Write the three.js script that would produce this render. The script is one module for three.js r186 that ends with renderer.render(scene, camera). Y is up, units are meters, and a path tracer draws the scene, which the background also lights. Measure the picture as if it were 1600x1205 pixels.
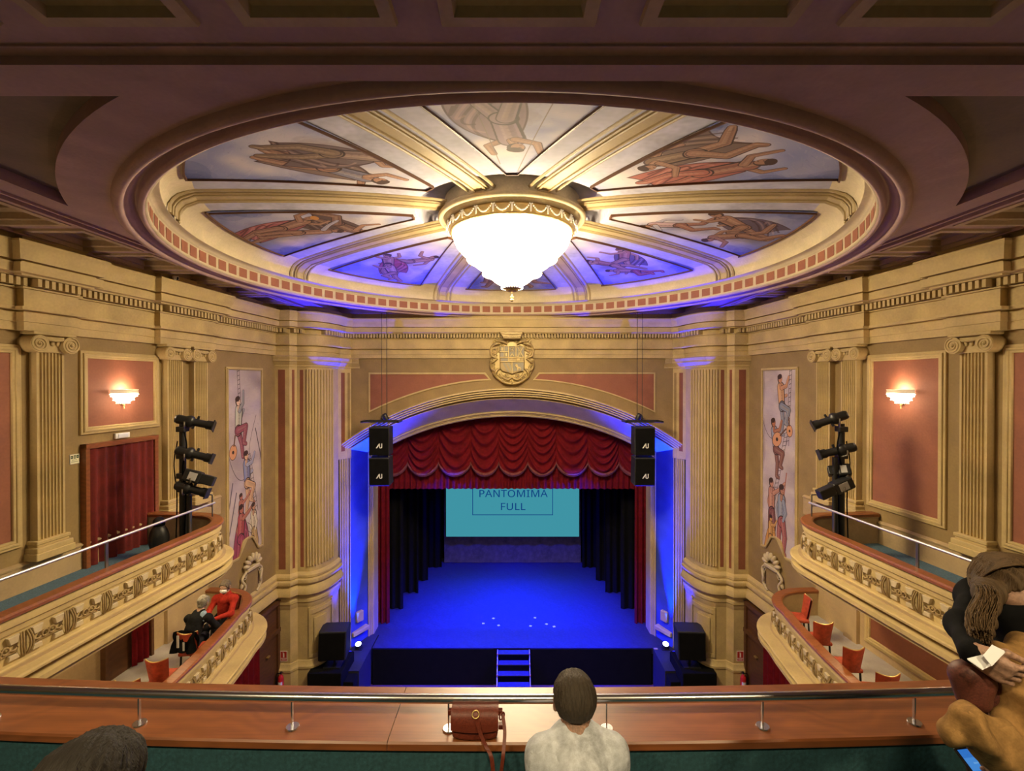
import * as THREE from 'three';
import { mergeGeometries, toCreasedNormals } from 'three/addons/utils/BufferGeometryUtils.js';
import { RoundedBoxGeometry } from 'three/addons/geometries/RoundedBoxGeometry.js';
import { MarchingCubes } from 'three/addons/objects/MarchingCubes.js';
import { ImprovedNoise } from 'three/addons/math/ImprovedNoise.js';
import { RectAreaLightUniformsLib } from 'three/addons/lights/RectAreaLightUniformsLib.js';

// ---------------------------------------------------------------- camera, light, exposure
const scene = new THREE.Scene();
scene.background = new THREE.Color(0x000000);
const EYE = 10, F = 740, HZ = 597;                      // eye height, focal length and horizon row of the 1600 x 1205 frame
const camera = new THREE.PerspectiveCamera(2 * Math.atan(602.5 / F) * 180 / Math.PI, 1600 / 1205, 0.05, 100);
camera.position.set(0, EYE, 0);
camera.lookAt(0, EYE - (602.5 - HZ) / F, -1);
const renderer = new THREE.WebGLRenderer({ antialias: true });
renderer.toneMapping = THREE.LinearToneMapping;
renderer.toneMappingExposure = 1.0;
renderer.shadowMap.enabled = true;
RectAreaLightUniformsLib.init();
const WARM = new THREE.Color(1.0, 0.78, 0.44), BLUE = new THREE.Color(0.0, 0.006, 1.0);
const LAMP = { bowl: 11, omni: 12.5, down: 110, sconce: 1.0, jamb: 1200, flood: 1500, stage: 1250, foh: 3000, boxes: 2.0, rear: 52 };

// ---------------------------------------------------------------- helpers
let seed = 12345;
const rnd = () => { seed = (seed + 0x6d2b79f5) | 0; let t = Math.imul(seed ^ (seed >>> 15), 1 | seed); t = (t + Math.imul(t ^ (t >>> 7), 61 | t)) ^ t; return ((t ^ (t >>> 14)) >>> 0) / 4294967296; };
const rr = (a, b) => a + (b - a) * rnd();
const V = (x, y, z) => new THREE.Vector3(x, y, z);
const at = (px, py, d) => V((px - 800) / F * d, EYE - (py - HZ) / F * d, -d);
const PI = Math.PI, lerp = (a, b, t) => a + (b - a) * t, clamp = (x, a, b) => Math.min(b, Math.max(a, x)), sst = (a, b, x) => { const t = clamp((x - a) / (b - a), 0, 1); return t * t * (3 - 2 * t); };
const perlin = new ImprovedNoise();

let MIR = false;                                          // while true, what is built is mirrored to the right-hand side of the hall
function clean(g, box) {
  let o = g.index ? g.toNonIndexed() : g.clone();
  for (const k of Object.keys(o.attributes)) if (!['position', 'normal', 'uv'].includes(k)) o.deleteAttribute(k);
  o.morphAttributes = {};
  if (!o.attributes.normal) o.computeVertexNormals();
  if (!o.attributes.uv || box) {
    const p = o.attributes.position.array, n = p.length / 3, uv = new Float32Array(n * 2);
    for (let i = 0; i < n; i += 3) {
      const k = i * 3, ax = p[k + 3] - p[k], ay = p[k + 4] - p[k + 1], az = p[k + 5] - p[k + 2], bx = p[k + 6] - p[k], by = p[k + 7] - p[k + 1], bz = p[k + 8] - p[k + 2];
      const nx = Math.abs(ay * bz - az * by), ny = Math.abs(az * bx - ax * bz), nz = Math.abs(ax * by - ay * bx);
      for (let j = 0; j < 3; j++) {
        const q = k + j * 3, x = p[q], y = p[q + 1], z = p[q + 2];
        const [u, v] = ny > nx && ny > nz ? [x, z] : nx > nz ? [z, y] : [x, y];
        uv[(i + j) * 2] = u; uv[(i + j) * 2 + 1] = v;
      }
    }
    o.setAttribute('uv', new THREE.BufferAttribute(uv, 2));
  }
  return o;
}
function mirror(g) {
  g.applyMatrix4(new THREE.Matrix4().makeScale(-1, 1, 1));
  for (const k of ['position', 'normal', 'uv']) {
    const a = g.attributes[k], s = a.itemSize, r = a.array;
    for (let i = 0; i < a.count; i += 3) for (let c = 0; c < s; c++) { const t = r[(i + 1) * s + c]; r[(i + 1) * s + c] = r[(i + 2) * s + c]; r[(i + 2) * s + c] = t; }
  }
  return g;
}
const used = {};
const numbered = (n) => { const k = used[n] = (used[n] ?? -1) + 1; return k ? n + '_' + String(k).padStart(3, '0') : n; };
const baseOf = (o) => { let p = o; while (p.parent && p.parent !== scene) p = p.parent; return p.position; };
function tag(o, label, category, group, kind) {
  o.userData.label = label;
  if (category) o.userData.category = category;
  if (group) o.userData.group = group;
  if (kind) o.userData.kind = kind;
  return o;
}
function thing(name, label, category, p = V(0, 0, 0), group, kind) {
  const o = new THREE.Group(); o.name = numbered(name); scene.add(o);
  o.position.copy(p); if (MIR) o.position.x *= -1;
  return tag(o, label, category, group, kind);
}
// geometry in world coordinates (left-hand coordinates while MIR) -> one named mesh under parent
function obj(name, geos, mat, parent = scene, { keepUV = false } = {}) {
  let g = [].concat(geos).map((q) => clean(q, mat.userData.box && !keepUV));
  g = g.length > 1 ? mergeGeometries(g) : g[0];
  if (MIR) mirror(g);
  const m = new THREE.Mesh(g, mat);
  m.castShadow = m.receiveShadow = true;
  if (parent === scene) {
    m.name = numbered(name); g.computeBoundingBox();
    const c = g.boundingBox.getCenter(V(0, 0, 0)); c.y = g.boundingBox.min.y;
    g.translate(-c.x, -c.y, -c.z); m.position.copy(c);
  } else { m.name = name; const b = baseOf(parent); g.translate(-b.x, -b.y, -b.z); }
  parent.add(m);
  return m;
}
const struct = (name, geos, mat, label) => { const m = obj(name, geos, mat); m.userData.kind = 'structure'; if (label) m.userData.label = label; return m; };

// geometry makers
const T = (g, x = 0, y = 0, z = 0, rx = 0, ry = 0, rz = 0, s = 1) => g.applyMatrix4(new THREE.Matrix4().compose(V(x, y, z), new THREE.Quaternion().setFromEuler(new THREE.Euler(rx, ry, rz)), s.isVector3 ? s : V(s, s, s)));
const box = (x0, x1, y0, y1, z0, z1) => new THREE.BoxGeometry(Math.abs(x1 - x0), Math.abs(y1 - y0), Math.abs(z1 - z0)).translate((x0 + x1) / 2, (y0 + y1) / 2, (z0 + z1) / 2);
const rbox = (x0, x1, y0, y1, z0, z1, r = 0.01, seg = 2) => new RoundedBoxGeometry(x1 - x0, y1 - y0, z1 - z0, seg, r).translate((x0 + x1) / 2, (y0 + y1) / 2, (z0 + z1) / 2);
function rod(a, b, r, r2 = r, seg = 12) {
  const d = b.clone().sub(a), g = new THREE.CylinderGeometry(r2, r, d.length(), seg);
  g.applyQuaternion(new THREE.Quaternion().setFromUnitVectors(V(0, 1, 0), d.clone().normalize()));
  return g.translate((a.x + b.x) / 2, (a.y + b.y) / 2, (a.z + b.z) / 2);
}
const tube = (pts, r, n = 40, seg = 8, closed = false) => new THREE.TubeGeometry(new THREE.CatmullRomCurve3(pts, closed, 'centripetal'), n, r, seg, closed);
const lathe = (pts, seg = 48, a0 = 0, a1 = 2 * PI) => new THREE.LatheGeometry(pts.map(([r, y]) => new THREE.Vector2(r, y)), seg, a0, a1);
const poly = (pts) => new THREE.Shape(pts.map(([x, y]) => new THREE.Vector2(x, y)));
const extr = (shape, depth, bevel = 0, seg = 1, curve = 12) => new THREE.ExtrudeGeometry(shape, { depth, bevelEnabled: bevel > 0, bevelThickness: bevel, bevelSize: bevel, bevelOffset: -bevel, bevelSegments: seg, curveSegments: curve });
// extrude an outline drawn in plan (x, z) upwards from y0 to y1
const plan = (pts, y0, y1) => { const g = extr(poly(pts.map(([x, z]) => [x, -z])), y1 - y0); g.rotateX(-PI / 2); return g.translate(0, y0, 0); };
function quads(rows, crease = 0.7, close = false) {           // rows[i][j] = Vector3
  const p = [];
  const put = (a, b, c) => p.push(a.x, a.y, a.z, b.x, b.y, b.z, c.x, c.y, c.z);
  for (let i = 0; i < rows.length - 1; i++) for (let j = 0; j < rows[i].length - 1; j++) {
    const a = rows[i][j], b = rows[i + 1][j], c = rows[i + 1][j + 1], d = rows[i][j + 1];
    put(a, b, c); put(a, c, d);
  }
  let g = new THREE.BufferGeometry();
  g.setAttribute('position', new THREE.BufferAttribute(new Float32Array(p), 3));
  g.computeVertexNormals();
  return crease ? toCreasedNormals(g, crease) : g;
}
// moulding: profile [[out, y], ...] bottom to top, along a path [[x, z], ...] (walk with the room on the left-hand normal (-dz, dx))
function sweep(path, profile, crease = 0.5) {
  const nrm = path.slice(1).map(([x, z], i) => { const dx = x - path[i][0], dz = z - path[i][1], l = Math.hypot(dx, dz); return [-dz / l, dx / l]; });
  const rows = path.map(([x, z], i) => {
    const a = nrm[Math.max(0, i - 1)], b = nrm[Math.min(nrm.length - 1, i)], k = 1 / Math.max(0.3, 1 + a[0] * b[0] + a[1] * b[1]);
    const m = [(a[0] + b[0]) * k, (a[1] + b[1]) * k];
    return profile.map(([n, y]) => V(x + m[0] * n, y, z + m[1] * n));
  });
  return quads(rows, crease);
}
// local frame of the left side wall: X = distance along the wall from the camera, Y = height, Z = out into the hall
const WALL_A = 0.077, WALL_X = 8;
const ca = Math.cos(Math.atan(WALL_A)), sa = Math.sin(Math.atan(WALL_A));
const ML = new THREE.Matrix4().makeBasis(V(sa, 0, -ca), V(0, 1, 0), V(ca, 0, sa)).setPosition(-WALL_X, 0, 0);
const L = (g) => g.applyMatrix4(ML);
const Lp = (d, y, n) => V(d / ca, y, n).applyMatrix4(ML);       // d = depth from the camera
const Lxz = (d, n) => { const p = Lp(d, 0, n); return [p.x, p.z]; };
const lbox = (d0, d1, y0, y1, n0, n1) => L(box(d0 / ca, d1 / ca, y0, y1, n0, n1));
const both = (fn) => { MIR = false; fn(-1); MIR = true; fn(1); MIR = false; };

// ---------------------------------------------------------------- textures and materials
function dataTex(n, fn, srgb = false) {
  const d = new Uint8Array(n * n * 4);
  for (let y = 0; y < n; y++) for (let x = 0; x < n; x++) { const c = fn(x / n, y / n), i = (y * n + x) * 4; d[i] = clamp(c[0], 0, 1) * 255; d[i + 1] = clamp(c[1] ?? c[0], 0, 1) * 255; d[i + 2] = clamp(c[2] ?? c[0], 0, 1) * 255; d[i + 3] = 255; }
  const t = new THREE.DataTexture(d, n, n); t.wrapS = t.wrapT = THREE.RepeatWrapping; t.magFilter = THREE.LinearFilter; t.minFilter = THREE.LinearFilter; t.needsUpdate = true;
  if (srgb) t.colorSpace = THREE.SRGBColorSpace;
  return t;
}
// tiling noise from a circle walk in 3-D is costly; blend of shifted samples is enough here
const pn = (x, y, z, f) => { const s = (a, b) => perlin.noise(a * f, b * f, z); return s(x, y) * (1 - x) * (1 - y) + s(x - 1, y) * x * (1 - y) + s(x, y - 1) * (1 - x) * y + s(x - 1, y - 1) * x * y; };
const fbm = (x, y, z, f) => pn(x, y, z, f) + 0.5 * pn(x, y, z + 3.3, f * 2.1) + 0.25 * pn(x, y, z + 7.7, f * 4.3);
const plasterMap = dataTex(512, (x, y) => { const a = 0.9 + 0.10 * fbm(x, y, 1.3, 5) + 0.05 * pn(x, y, 9.1, 60); return [a, a * (1 + 0.02 * pn(x, y, 4, 9)), a * (1 - 0.03 * pn(x, y, 6, 7))]; }, true);
const plasterBump = dataTex(512, (x, y) => [0.5 + 0.22 * fbm(x, y, 5.3, 14) + 0.15 * pn(x, y, 2.1, 90)]);
const strokeMap = dataTex(512, (x, y) => { const a = 0.88 + 0.13 * fbm(x, y, 2.2, 4) + 0.06 * pn(x, y * 0.999, 8.2, 24); return [a * (1 + 0.03 * pn(x, y, 3.3, 3)), a, a * (1 + 0.05 * pn(x, y, 7.7, 4))]; }, true);
const woodMap = dataTex(512, (x, y) => { const w = fbm(x, y, 3.1, 3), l = 0.5 + 0.5 * Math.sin((y * 16 + w * 2.2) * 2 * PI), g = pn(x, y, 1.7, 7) * 0.5 + perlin.noise(x * 5, y * 150, 2) * 0.5; const a = 0.82 + 0.08 * l + 0.14 * g; return [a, a * 0.97, a * 0.93]; }, true);
const fabricBump = dataTex(256, (x, y) => [0.5 + 0.25 * Math.sin(x * 2 * PI * 64) * Math.sin(y * 2 * PI * 64) + 0.2 * fbm(x, y, 1, 12)]);
const fabricMap = dataTex(256, (x, y) => { const a = 0.86 + 0.2 * fbm(x, y, 6.6, 9) + 0.07 * pn(x, y, 3.9, 70); return [a]; }, true);
const grainMap = dataTex(256, (x, y) => { const a = 0.85 + 0.25 * fbm(x, y, 8.6, 20); return [a]; }, true);
const rep = (t, u, v = u) => { const c = t.clone(); c.repeat.set(u, v); c.needsUpdate = true; return c; };
const lin = (r, g, b) => new THREE.Color().setRGB(r, g, b);
function mat(color, o = {}) {
  const { box: b = true, phys, ...rest } = o;
  const m = new (phys ? THREE.MeshPhysicalMaterial : THREE.MeshStandardMaterial)({ color, roughness: 0.8, metalness: 0, side: THREE.DoubleSide, ...rest });
  m.userData.box = b;
  return m;
}
const pl = (c, o = {}) => mat(c, { map: rep(plasterMap, 0.45), bumpMap: rep(plasterBump, 0.8), bumpScale: 0.0018, roughness: 0.75, ...o });
const M = {
  cream: pl(lin(0.61, 0.455, 0.20)),
  pale: pl(lin(0.65, 0.53, 0.34)),
  gilt: pl(lin(0.60, 0.42, 0.18), { roughness: 0.5 }),
  field: pl(lin(0.34, 0.23, 0.09)),
  dado: pl(lin(0.52, 0.37, 0.19)),
  terra: pl(lin(0.34, 0.122, 0.066)),
  strip: pl(lin(0.26, 0.085, 0.04)),
  ceil: pl(lin(0.54, 0.36, 0.33)),
  spandrel: pl(lin(0.24, 0.175, 0.12)),
  coffer: pl(lin(0.58, 0.44, 0.27)),
  dome: mat(lin(0.54, 0.53, 0.63), { map: rep(strokeMap, 0.5), bumpMap: rep(plasterBump, 0.6), bumpScale: 0.003, roughness: 0.85 }),
  cove: pl(lin(0.72, 0.60, 0.38)),
  wood: mat(lin(0.32, 0.108, 0.034), { map: rep(woodMap, 0.7, 0.7), roughness: 0.38, phys: true, clearcoat: 0.18, clearcoatRoughness: 0.35 }),
  darkwood: mat(lin(0.13, 0.055, 0.022), { map: rep(woodMap, 0.5, 0.5), roughness: 0.5 }),
  red: mat(lin(0.17, 0.006, 0.010), { map: rep(fabricMap, 0.6), bumpMap: rep(fabricBump, 3), bumpScale: 0.002, roughness: 0.85, phys: true, specularIntensity: 0.25, sheen: 0.08, sheenColor: lin(0.4, 0.03, 0.03), sheenRoughness: 0.5 }),
  redTrim: mat(lin(0.22, 0.05, 0.045), { map: rep(fabricMap, 2), roughness: 0.9 }),
  doorRed: mat(lin(0.19, 0.014, 0.010), { map: rep(fabricMap, 0.7), roughness: 0.9 }),
  black: mat(lin(0.005, 0.005, 0.005), { phys: true, specularIntensity: 0.25, map: rep(fabricMap, 0.8), roughness: 0.95 }),
  blackMetal: mat(lin(0.018, 0.018, 0.018), { roughness: 0.42, metalness: 0.2 }),
  plasticBlack: mat(lin(0.02, 0.02, 0.018), { roughness: 0.6, map: rep(grainMap, 4) }),
  steel: mat(lin(0.72, 0.72, 0.74), { roughness: 0.22, metalness: 1 }),
  darkSteel: mat(lin(0.25, 0.24, 0.22), { roughness: 0.4, metalness: 1 }),
  white: mat(lin(0.75, 0.75, 0.73), { roughness: 0.5 }),
  chair: mat(lin(0.50, 0.07, 0.025), { roughness: 0.6, map: rep(fabricMap, 2) }),
  carpetBlue: mat(lin(0.10, 0.19, 0.26), { map: rep(grainMap, 3), roughness: 0.95 }),
  carpetTeal: mat(lin(0.03, 0.11, 0.135), { map: rep(grainMap, 3), roughness: 0.9 }),
  floorGrey: mat(lin(0.42, 0.38, 0.33), { map: rep(plasterMap, 0.6), roughness: 0.6 }),
  stage: mat(lin(0.028, 0.028, 0.036), { map: rep(grainMap, 0.7), roughness: 0.62 }),
  leather: mat(lin(0.21, 0.038, 0.018), { map: rep(grainMap, 12), bumpMap: rep(grainMap, 20), bumpScale: 0.001, roughness: 0.45 }),
  brass: mat(lin(0.55, 0.40, 0.16), { roughness: 0.35, metalness: 0.8 }),
  glow: mat(lin(0.9, 0.85, 0.75), { emissive: lin(1, 0.88, 0.66), emissiveIntensity: LAMP.bowl, roughness: 0.3 }),
};
M.giltField = pl(lin(0.33, 0.29, 0.19), { roughness: 0.5 });
M.railSteel = mat(lin(0.75, 0.74, 0.72), { roughness: 0.42, metalness: 0.9 });
M.steelDim = mat(lin(0.32, 0.30, 0.26), { roughness: 0.35, metalness: 0.9 });
M.paper = mat(lin(0.86, 0.86, 0.9), { roughness: 0.7 });
M.blueLitSplay = pl(lin(0.05, 0.085, 0.36));  // blue of the stage light put into the colour of the jamb splays
M.rib = pl(lin(0.52, 0.40, 0.21), { roughness: 0.5 });
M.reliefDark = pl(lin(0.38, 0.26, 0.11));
M.gilt2 = pl(lin(0.60, 0.44, 0.17), { roughness: 0.42, metalness: 0.3 });
M.giltMid = pl(lin(0.40, 0.285, 0.11), { roughness: 0.45, metalness: 0.3 });
const beadGlass = mat(lin(0.8, 0.75, 0.6), { roughness: 0.15, emissive: lin(1, 0.85, 0.6), emissiveIntensity: 0.25 });
const canvasTex = (w, h, fn) => { const c = document.createElement('canvas'); c.width = w; c.height = h; fn(c.getContext('2d'), w, h); const t = new THREE.CanvasTexture(c); t.colorSpace = THREE.SRGBColorSpace; t.anisotropy = 8; return t; };
// ---------------------------------------------------------------- the setting: shell of the hall
const CEIL = 12.2, RC = 9.55, WZ = -15.6;                  // ceiling height, depth of the ring's centre, plane of the proscenium wall
struct('floor', box(-8.8, 8.8, -0.3, 0, WZ, 4.2), M.darkwood, 'dark floor of the stalls below the balconies');
struct('wall_back', box(-8.8, 8.8, -0.3, 14.6, 4.0, 4.3), M.field, 'plain wall behind the gallery');
struct('roof_slab', box(-8.8, 8.8, 14.4, 14.7, -24, 4.3), M.black, 'dark slab above the ceiling');
both((s) => {
  const w = s < 0 ? 'left' : 'right';
  struct('wall_' + w, L(box(-4.5, 14.2, -0.3, 14.4, -0.3, 0)), M.field, `tall ochre side wall on the ${w} of the hall`);
  // dado of the upper balcony, with a small cap
  struct('baseboard_' + w, [lbox(-4, 11.5, 6.8, 7.22, 0, 0.03), L(sweepL([[0, 7.2], [0.055, 7.2], [0.06, 7.225], [0.03, 7.25], [0, 7.26]], -4, 11.5))], M.dado, `plain dado along the upper balcony on the ${w}`);
  // wall of the lower balcony and of the ground floor
  const low = struct('wall_lower_' + w, [lbox(-4, 11.08, 4.55, 6.4, 0, 0.02)], M.dado, `yellowish wall behind the lower balcony on the ${w}`);
  low.userData.kind = 'structure';
});
function sweepL(profile, d0, d1) {                          // straight moulding along the side wall, local frame
  return quads([d0 / ca, d1 / ca].map((X) => profile.map(([n, y]) => V(X, y, n))), 0.5);
}

// ---------------------------------------------------------------- ceiling: slab with coffers, corner panels and the round opening
{
  const sh = poly([[-8.6, -4.2], [8.6, -4.2], [8.6, 15.9], [-8.6, 15.9]]);
  const hole = (pts) => sh.holes.push(new THREE.Path(pts.map(([x, z]) => new THREE.Vector2(x, z))));
  const ring = []; for (let i = 0; i < 128; i++) { const a = i / 128 * 2 * PI; ring.push([6.13 * Math.cos(a), RC + 6.13 * Math.sin(a)]); } hole(ring);
  const coffers = [];
  for (const sx of [-1, 1]) for (let k = 0; k < 9; k++) { const d = 3.75 + 1.3 * k - 0.28; if (d + 0.5 < 15.3) coffers.push([sx * 6.66, d, 0.46, 0.5]); }
  for (let k = -4; k <= 4; k++) coffers.push([0.04 + 1.21 * k, 2.38, 0.415, 0.48]);
  for (const [x, d, a, b] of coffers) hole([[x - a, d - b], [x + a, d - b], [x + a, d + b], [x - a, d + b]]);
  const spandrels = [];
  for (const sx of [-1, 1]) for (const far of [0, 1]) {
    const pts = [], z0 = far ? 15.2 : 3.66, R = 6.62, X = 5.55, dz = z0 - RC;
    const a0 = Math.atan2(Math.sqrt(R * R - dz * dz), dz), a1 = Math.atan2(X, Math.sign(dz) * Math.sqrt(R * R - X * X));
    for (let i = 0; i <= 16; i++) { const a = lerp(a0, a1, i / 16); pts.push([sx * R * Math.sin(a), RC + R * Math.cos(a)]); }
    pts.push([sx * X, z0]); hole(pts); spandrels.push(pts);
  }
  const slab = extr(sh, 0.22); slab.rotateX(PI / 2); slab.scale(1, 1, -1); slab.index || 0;
  slab.translate(0, CEIL + 0.22, 0);
  const g = clean(slab, true); mirrorFix(g);
  const ceiling = struct('ceiling', g, M.ceil, 'dim mauve-brown ceiling around the round dome');
  for (const [x, d, a, b] of coffers) {
    const z = -d, loop = (i, y) => [V(x - a + i, y, z + b - i), V(x + a - i, y, z + b - i), V(x + a - i, y, z - b + i), V(x - a + i, y, z - b + i), V(x - a + i, y, z + b - i)];
    const rows = [[0, CEIL - 0.03], [0.03, CEIL - 0.035], [0.05, CEIL + 0.02], [0.09, CEIL + 0.03], [0.09, CEIL + 0.12], [0.13, CEIL + 0.12], [0.2, CEIL + 0.14], [0.2, CEIL + 0.26], [a - 0.001, CEIL + 0.27]].map(([i, y]) => loop(Math.min(i, a - 0.001), y));
    rows.unshift(loop(-0.06, CEIL - 0.001), loop(-0.05, CEIL - 0.03));
    obj('coffer', quads(rows.reverse(), 0.4), M.coffer, ceiling);
  }
  for (const pts of spandrels) {
    const p = poly(pts), q = extr(p, 0.04); q.rotateX(PI / 2); q.scale(1, 1, -1);
    q.translate(0, CEIL + 0.17, 0); const h = clean(q, true); mirrorFix(h);
    obj('corner_panel', h, M.spandrel, ceiling);
  }
  // beam that crosses the ceiling in front of the ring, and battens along the coffer bands
  const bat = (x0, x1, d0, d1, h) => box(x0, x1, CEIL - h, CEIL + 0.01, -d1, -d0);
  const b = [bat(-8.4, 8.4, 3.19, 3.36, 0.075), bat(-8.4, 8.4, 3.10, 3.19, 0.015)];
  for (const s of [-1, 1]) { b.push(bat(s * 5.98, s * 6.05, 3.45, 8.3, 0.05), bat(s * 5.86, s * 5.9, 3.45, 7.8, 0.03), bat(s * 5.98, s * 6.05, 10.9, 15.4, 0.05), bat(s * 7.16, s * 7.22, 2.9, 13, 0.05)); }
  obj('batten', b, M.ceil, ceiling);
}
function mirrorFix(g) {                                     // flips the winding (used after a scale by -1) and rebuilds flat normals
  for (const k of ['position', 'uv']) { const a = g.attributes[k], s = a.itemSize, r = a.array; for (let i = 0; i < a.count; i += 3) for (let c = 0; c < s; c++) { const t = r[(i + 1) * s + c]; r[(i + 1) * s + c] = r[(i + 2) * s + c]; r[(i + 2) * s + c] = t; } }
  g.computeVertexNormals();
}

// ---------------------------------------------------------------- ring and dome
const domeY = (r) => 13.40 - 0.016 * r * r;
{
  const ring = struct('ceiling_ring', lathe([[6.17, 12.21], [6.16, 12.15], [6.12, 12.115], [6.08, 12.115], [6.05, 12.14], [6.045, 12.17], [6.02, 12.175], [5.99, 12.20], [5.95, 12.26], [5.92, 12.27], [5.915, 12.20], [5.90, 12.17], [5.87, 12.16], [5.845, 12.175], [5.84, 12.2]].reverse(), 160).translate(0, 0, -RC), M.ceil, 'moulded ring around the dome opening');
  obj('fascia', lathe([[5.84, 12.19], [5.815, 12.20], [5.81, 12.235], [5.835, 12.24], [5.835, 12.46], [5.81, 12.465], [5.80, 12.50], [5.76, 12.535], [5.70, 12.54], [5.69, 12.55]].reverse(), 160).translate(0, 0, -RC), M.pale, ring);
  const N = 110;
  for (let k = 0; k < N; k++) {
    const a0 = (k + 0.13) / N * 2 * PI, a1 = (k + 0.87) / N * 2 * PI, r = 5.828, p = (a, y, q) => V(q * Math.sin(a), y, -RC + q * Math.cos(a));
    obj('terracotta_tile', [quads([[p(a0, 12.255, r), p(a0, 12.445, r)], [p(a1, 12.255, r), p(a1, 12.445, r)]].map((c) => [c[0].clone(), ...c, c[1].clone()].map((v, i) => (i === 0 || i === 3 ? v.setX(v.x * 1.0015) : v))), 0.3)], M.terra, ring);
  }
  const cove = []; cove.push([5.70, 12.545], [5.72, 12.60], [5.71, 12.68], [5.66, 12.77], [5.58, 12.85], [5.46, 12.905], [5.36, domeY(5.36)]);
  const dp = []; for (let i = 0; i <= 14; i++) { const r = lerp(5.36, 1.92, i / 14); dp.push([r, domeY(r)]); }
  dp.push([1.90, 13.36], [1.90, 13.62], [1.2, 13.64], [0.02, 13.64]);
  const dome = struct('ceiling_dome', lathe(dp.slice().reverse().reverse(), 160).translate(0, 0, -RC), M.dome, 'shallow pale dome divided by eight ribs');
  obj('cove', lathe(cove, 160).translate(0, 0, -RC), M.cove, dome);
  const rp = []; for (let i = 0; i <= 18; i++) { const r = lerp(1.42, 5.40, i / 18); rp.push([r, domeY(Math.max(r, 1.6))]); }
  rp.push([5.50, 12.875], [5.58, 12.83], [5.64, 12.76], [5.68, 12.68], [5.685, 12.55]);
  const hs = [[0.165, 0], [0.165, 0.03], [0.155, 0.04], [0.14, 0.04], [0.135, 0.022], [0.125, 0.022], [0.122, 0.05], [0.11, 0.062], [0.09, 0.062], [0.085, 0.04]], section = [...hs.map(([t, h]) => [-t, h]), ...hs.slice().reverse()];
  const bead = [[-0.028, 0], [-0.026, 0.022], [-0.012, 0.034], [0.0, 0.034], [0.012, 0.022], [0.018, 0.022], [0.028, 0.008], [0.028, 0]];
  for (let k = 0; k < 8; k++) {
    const a = (k + 0.5) * PI / 4, c = Math.cos(a), s = Math.sin(a);
    const rows = rp.map(([r, y], i) => {
      const [r1, y1] = rp[Math.min(rp.length - 1, i + 1)], [r0, y0] = rp[Math.max(0, i - 1)], l = Math.hypot(r1 - r0, y1 - y0), nr = (y1 - y0) / l, ny = -(r1 - r0) / l;
      return section.map(([t, h]) => { const q = r + nr * (h - 0.004), yy = y + ny * (h - 0.004); return V(q * s + t * c, yy, -RC + q * c - t * s); });
    });
    obj('rib', quads(rows, 0.35), M.rib, dome);
    for (const e of [-1, 1]) obj('rib_bead', quads(rp.map(([r, y], i) => { const [r1, y1] = rp[Math.min(rp.length - 1, i + 1)], [r0, y0] = rp[Math.max(0, i - 1)], l = Math.hypot(r1 - r0, y1 - y0), nr = (y1 - y0) / l, ny = -(r1 - r0) / l; return bead.map(([t0, h]) => { const t = e * (0.262 + t0), q = r + nr * (h - 0.004); return V(q * s + t * c, y + ny * (h - 0.004), -RC + q * c - t * s); }); }), 0.35), M.rib, dome);
  }
}

// ---------------------------------------------------------------- piers, entablature, proscenium
const curve = []; for (let i = 1; i <= 14; i++) { const a = i / 14 * PI / 2; curve.push([-6.09 + 0.51 * Math.sin(a), -15.2 + 1.16 * Math.cos(a)]); }
const A0 = Lxz(13.85, 0), pierFront = [A0, [-6.51, -13.85], [-6.375, -14.04], [-6.09, -14.04], ...curve], D = curve[13], E = [-5.30, WZ];
const wallPath = (d0) => [Lxz(d0, 0), A0];
const EP = [[-0.02, 10.77], [0.06, 10.775], [0.06, 10.90], [0.08, 10.905], [0.08, 11.045], [0.055, 11.05], [0.055, 11.07], [0.15, 11.075], [0.16, 11.12], [0.06, 11.13], [0.06, 11.395], [0.10, 11.40], [0.10, 11.425], [0.006, 11.43], [0.006, 11.56], [0.20, 11.565], [0.21, 11.59], [0.29, 11.60], [0.29, 11.735], [0.22, 11.74], [0.22, 11.765], [0.30, 11.775], [0.305, 11.82], [0.325, 11.87], [0.33, 11.96], [0.36, 12.02], [0.36, 12.05], [0.14, 12.06], [0.13, 12.12], [0.16, 12.2]];
const ress = (d0, d1, n) => [Lxz(d0, 0), Lxz(d0, n), Lxz(d1, n), Lxz(d1, 0)];
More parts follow.
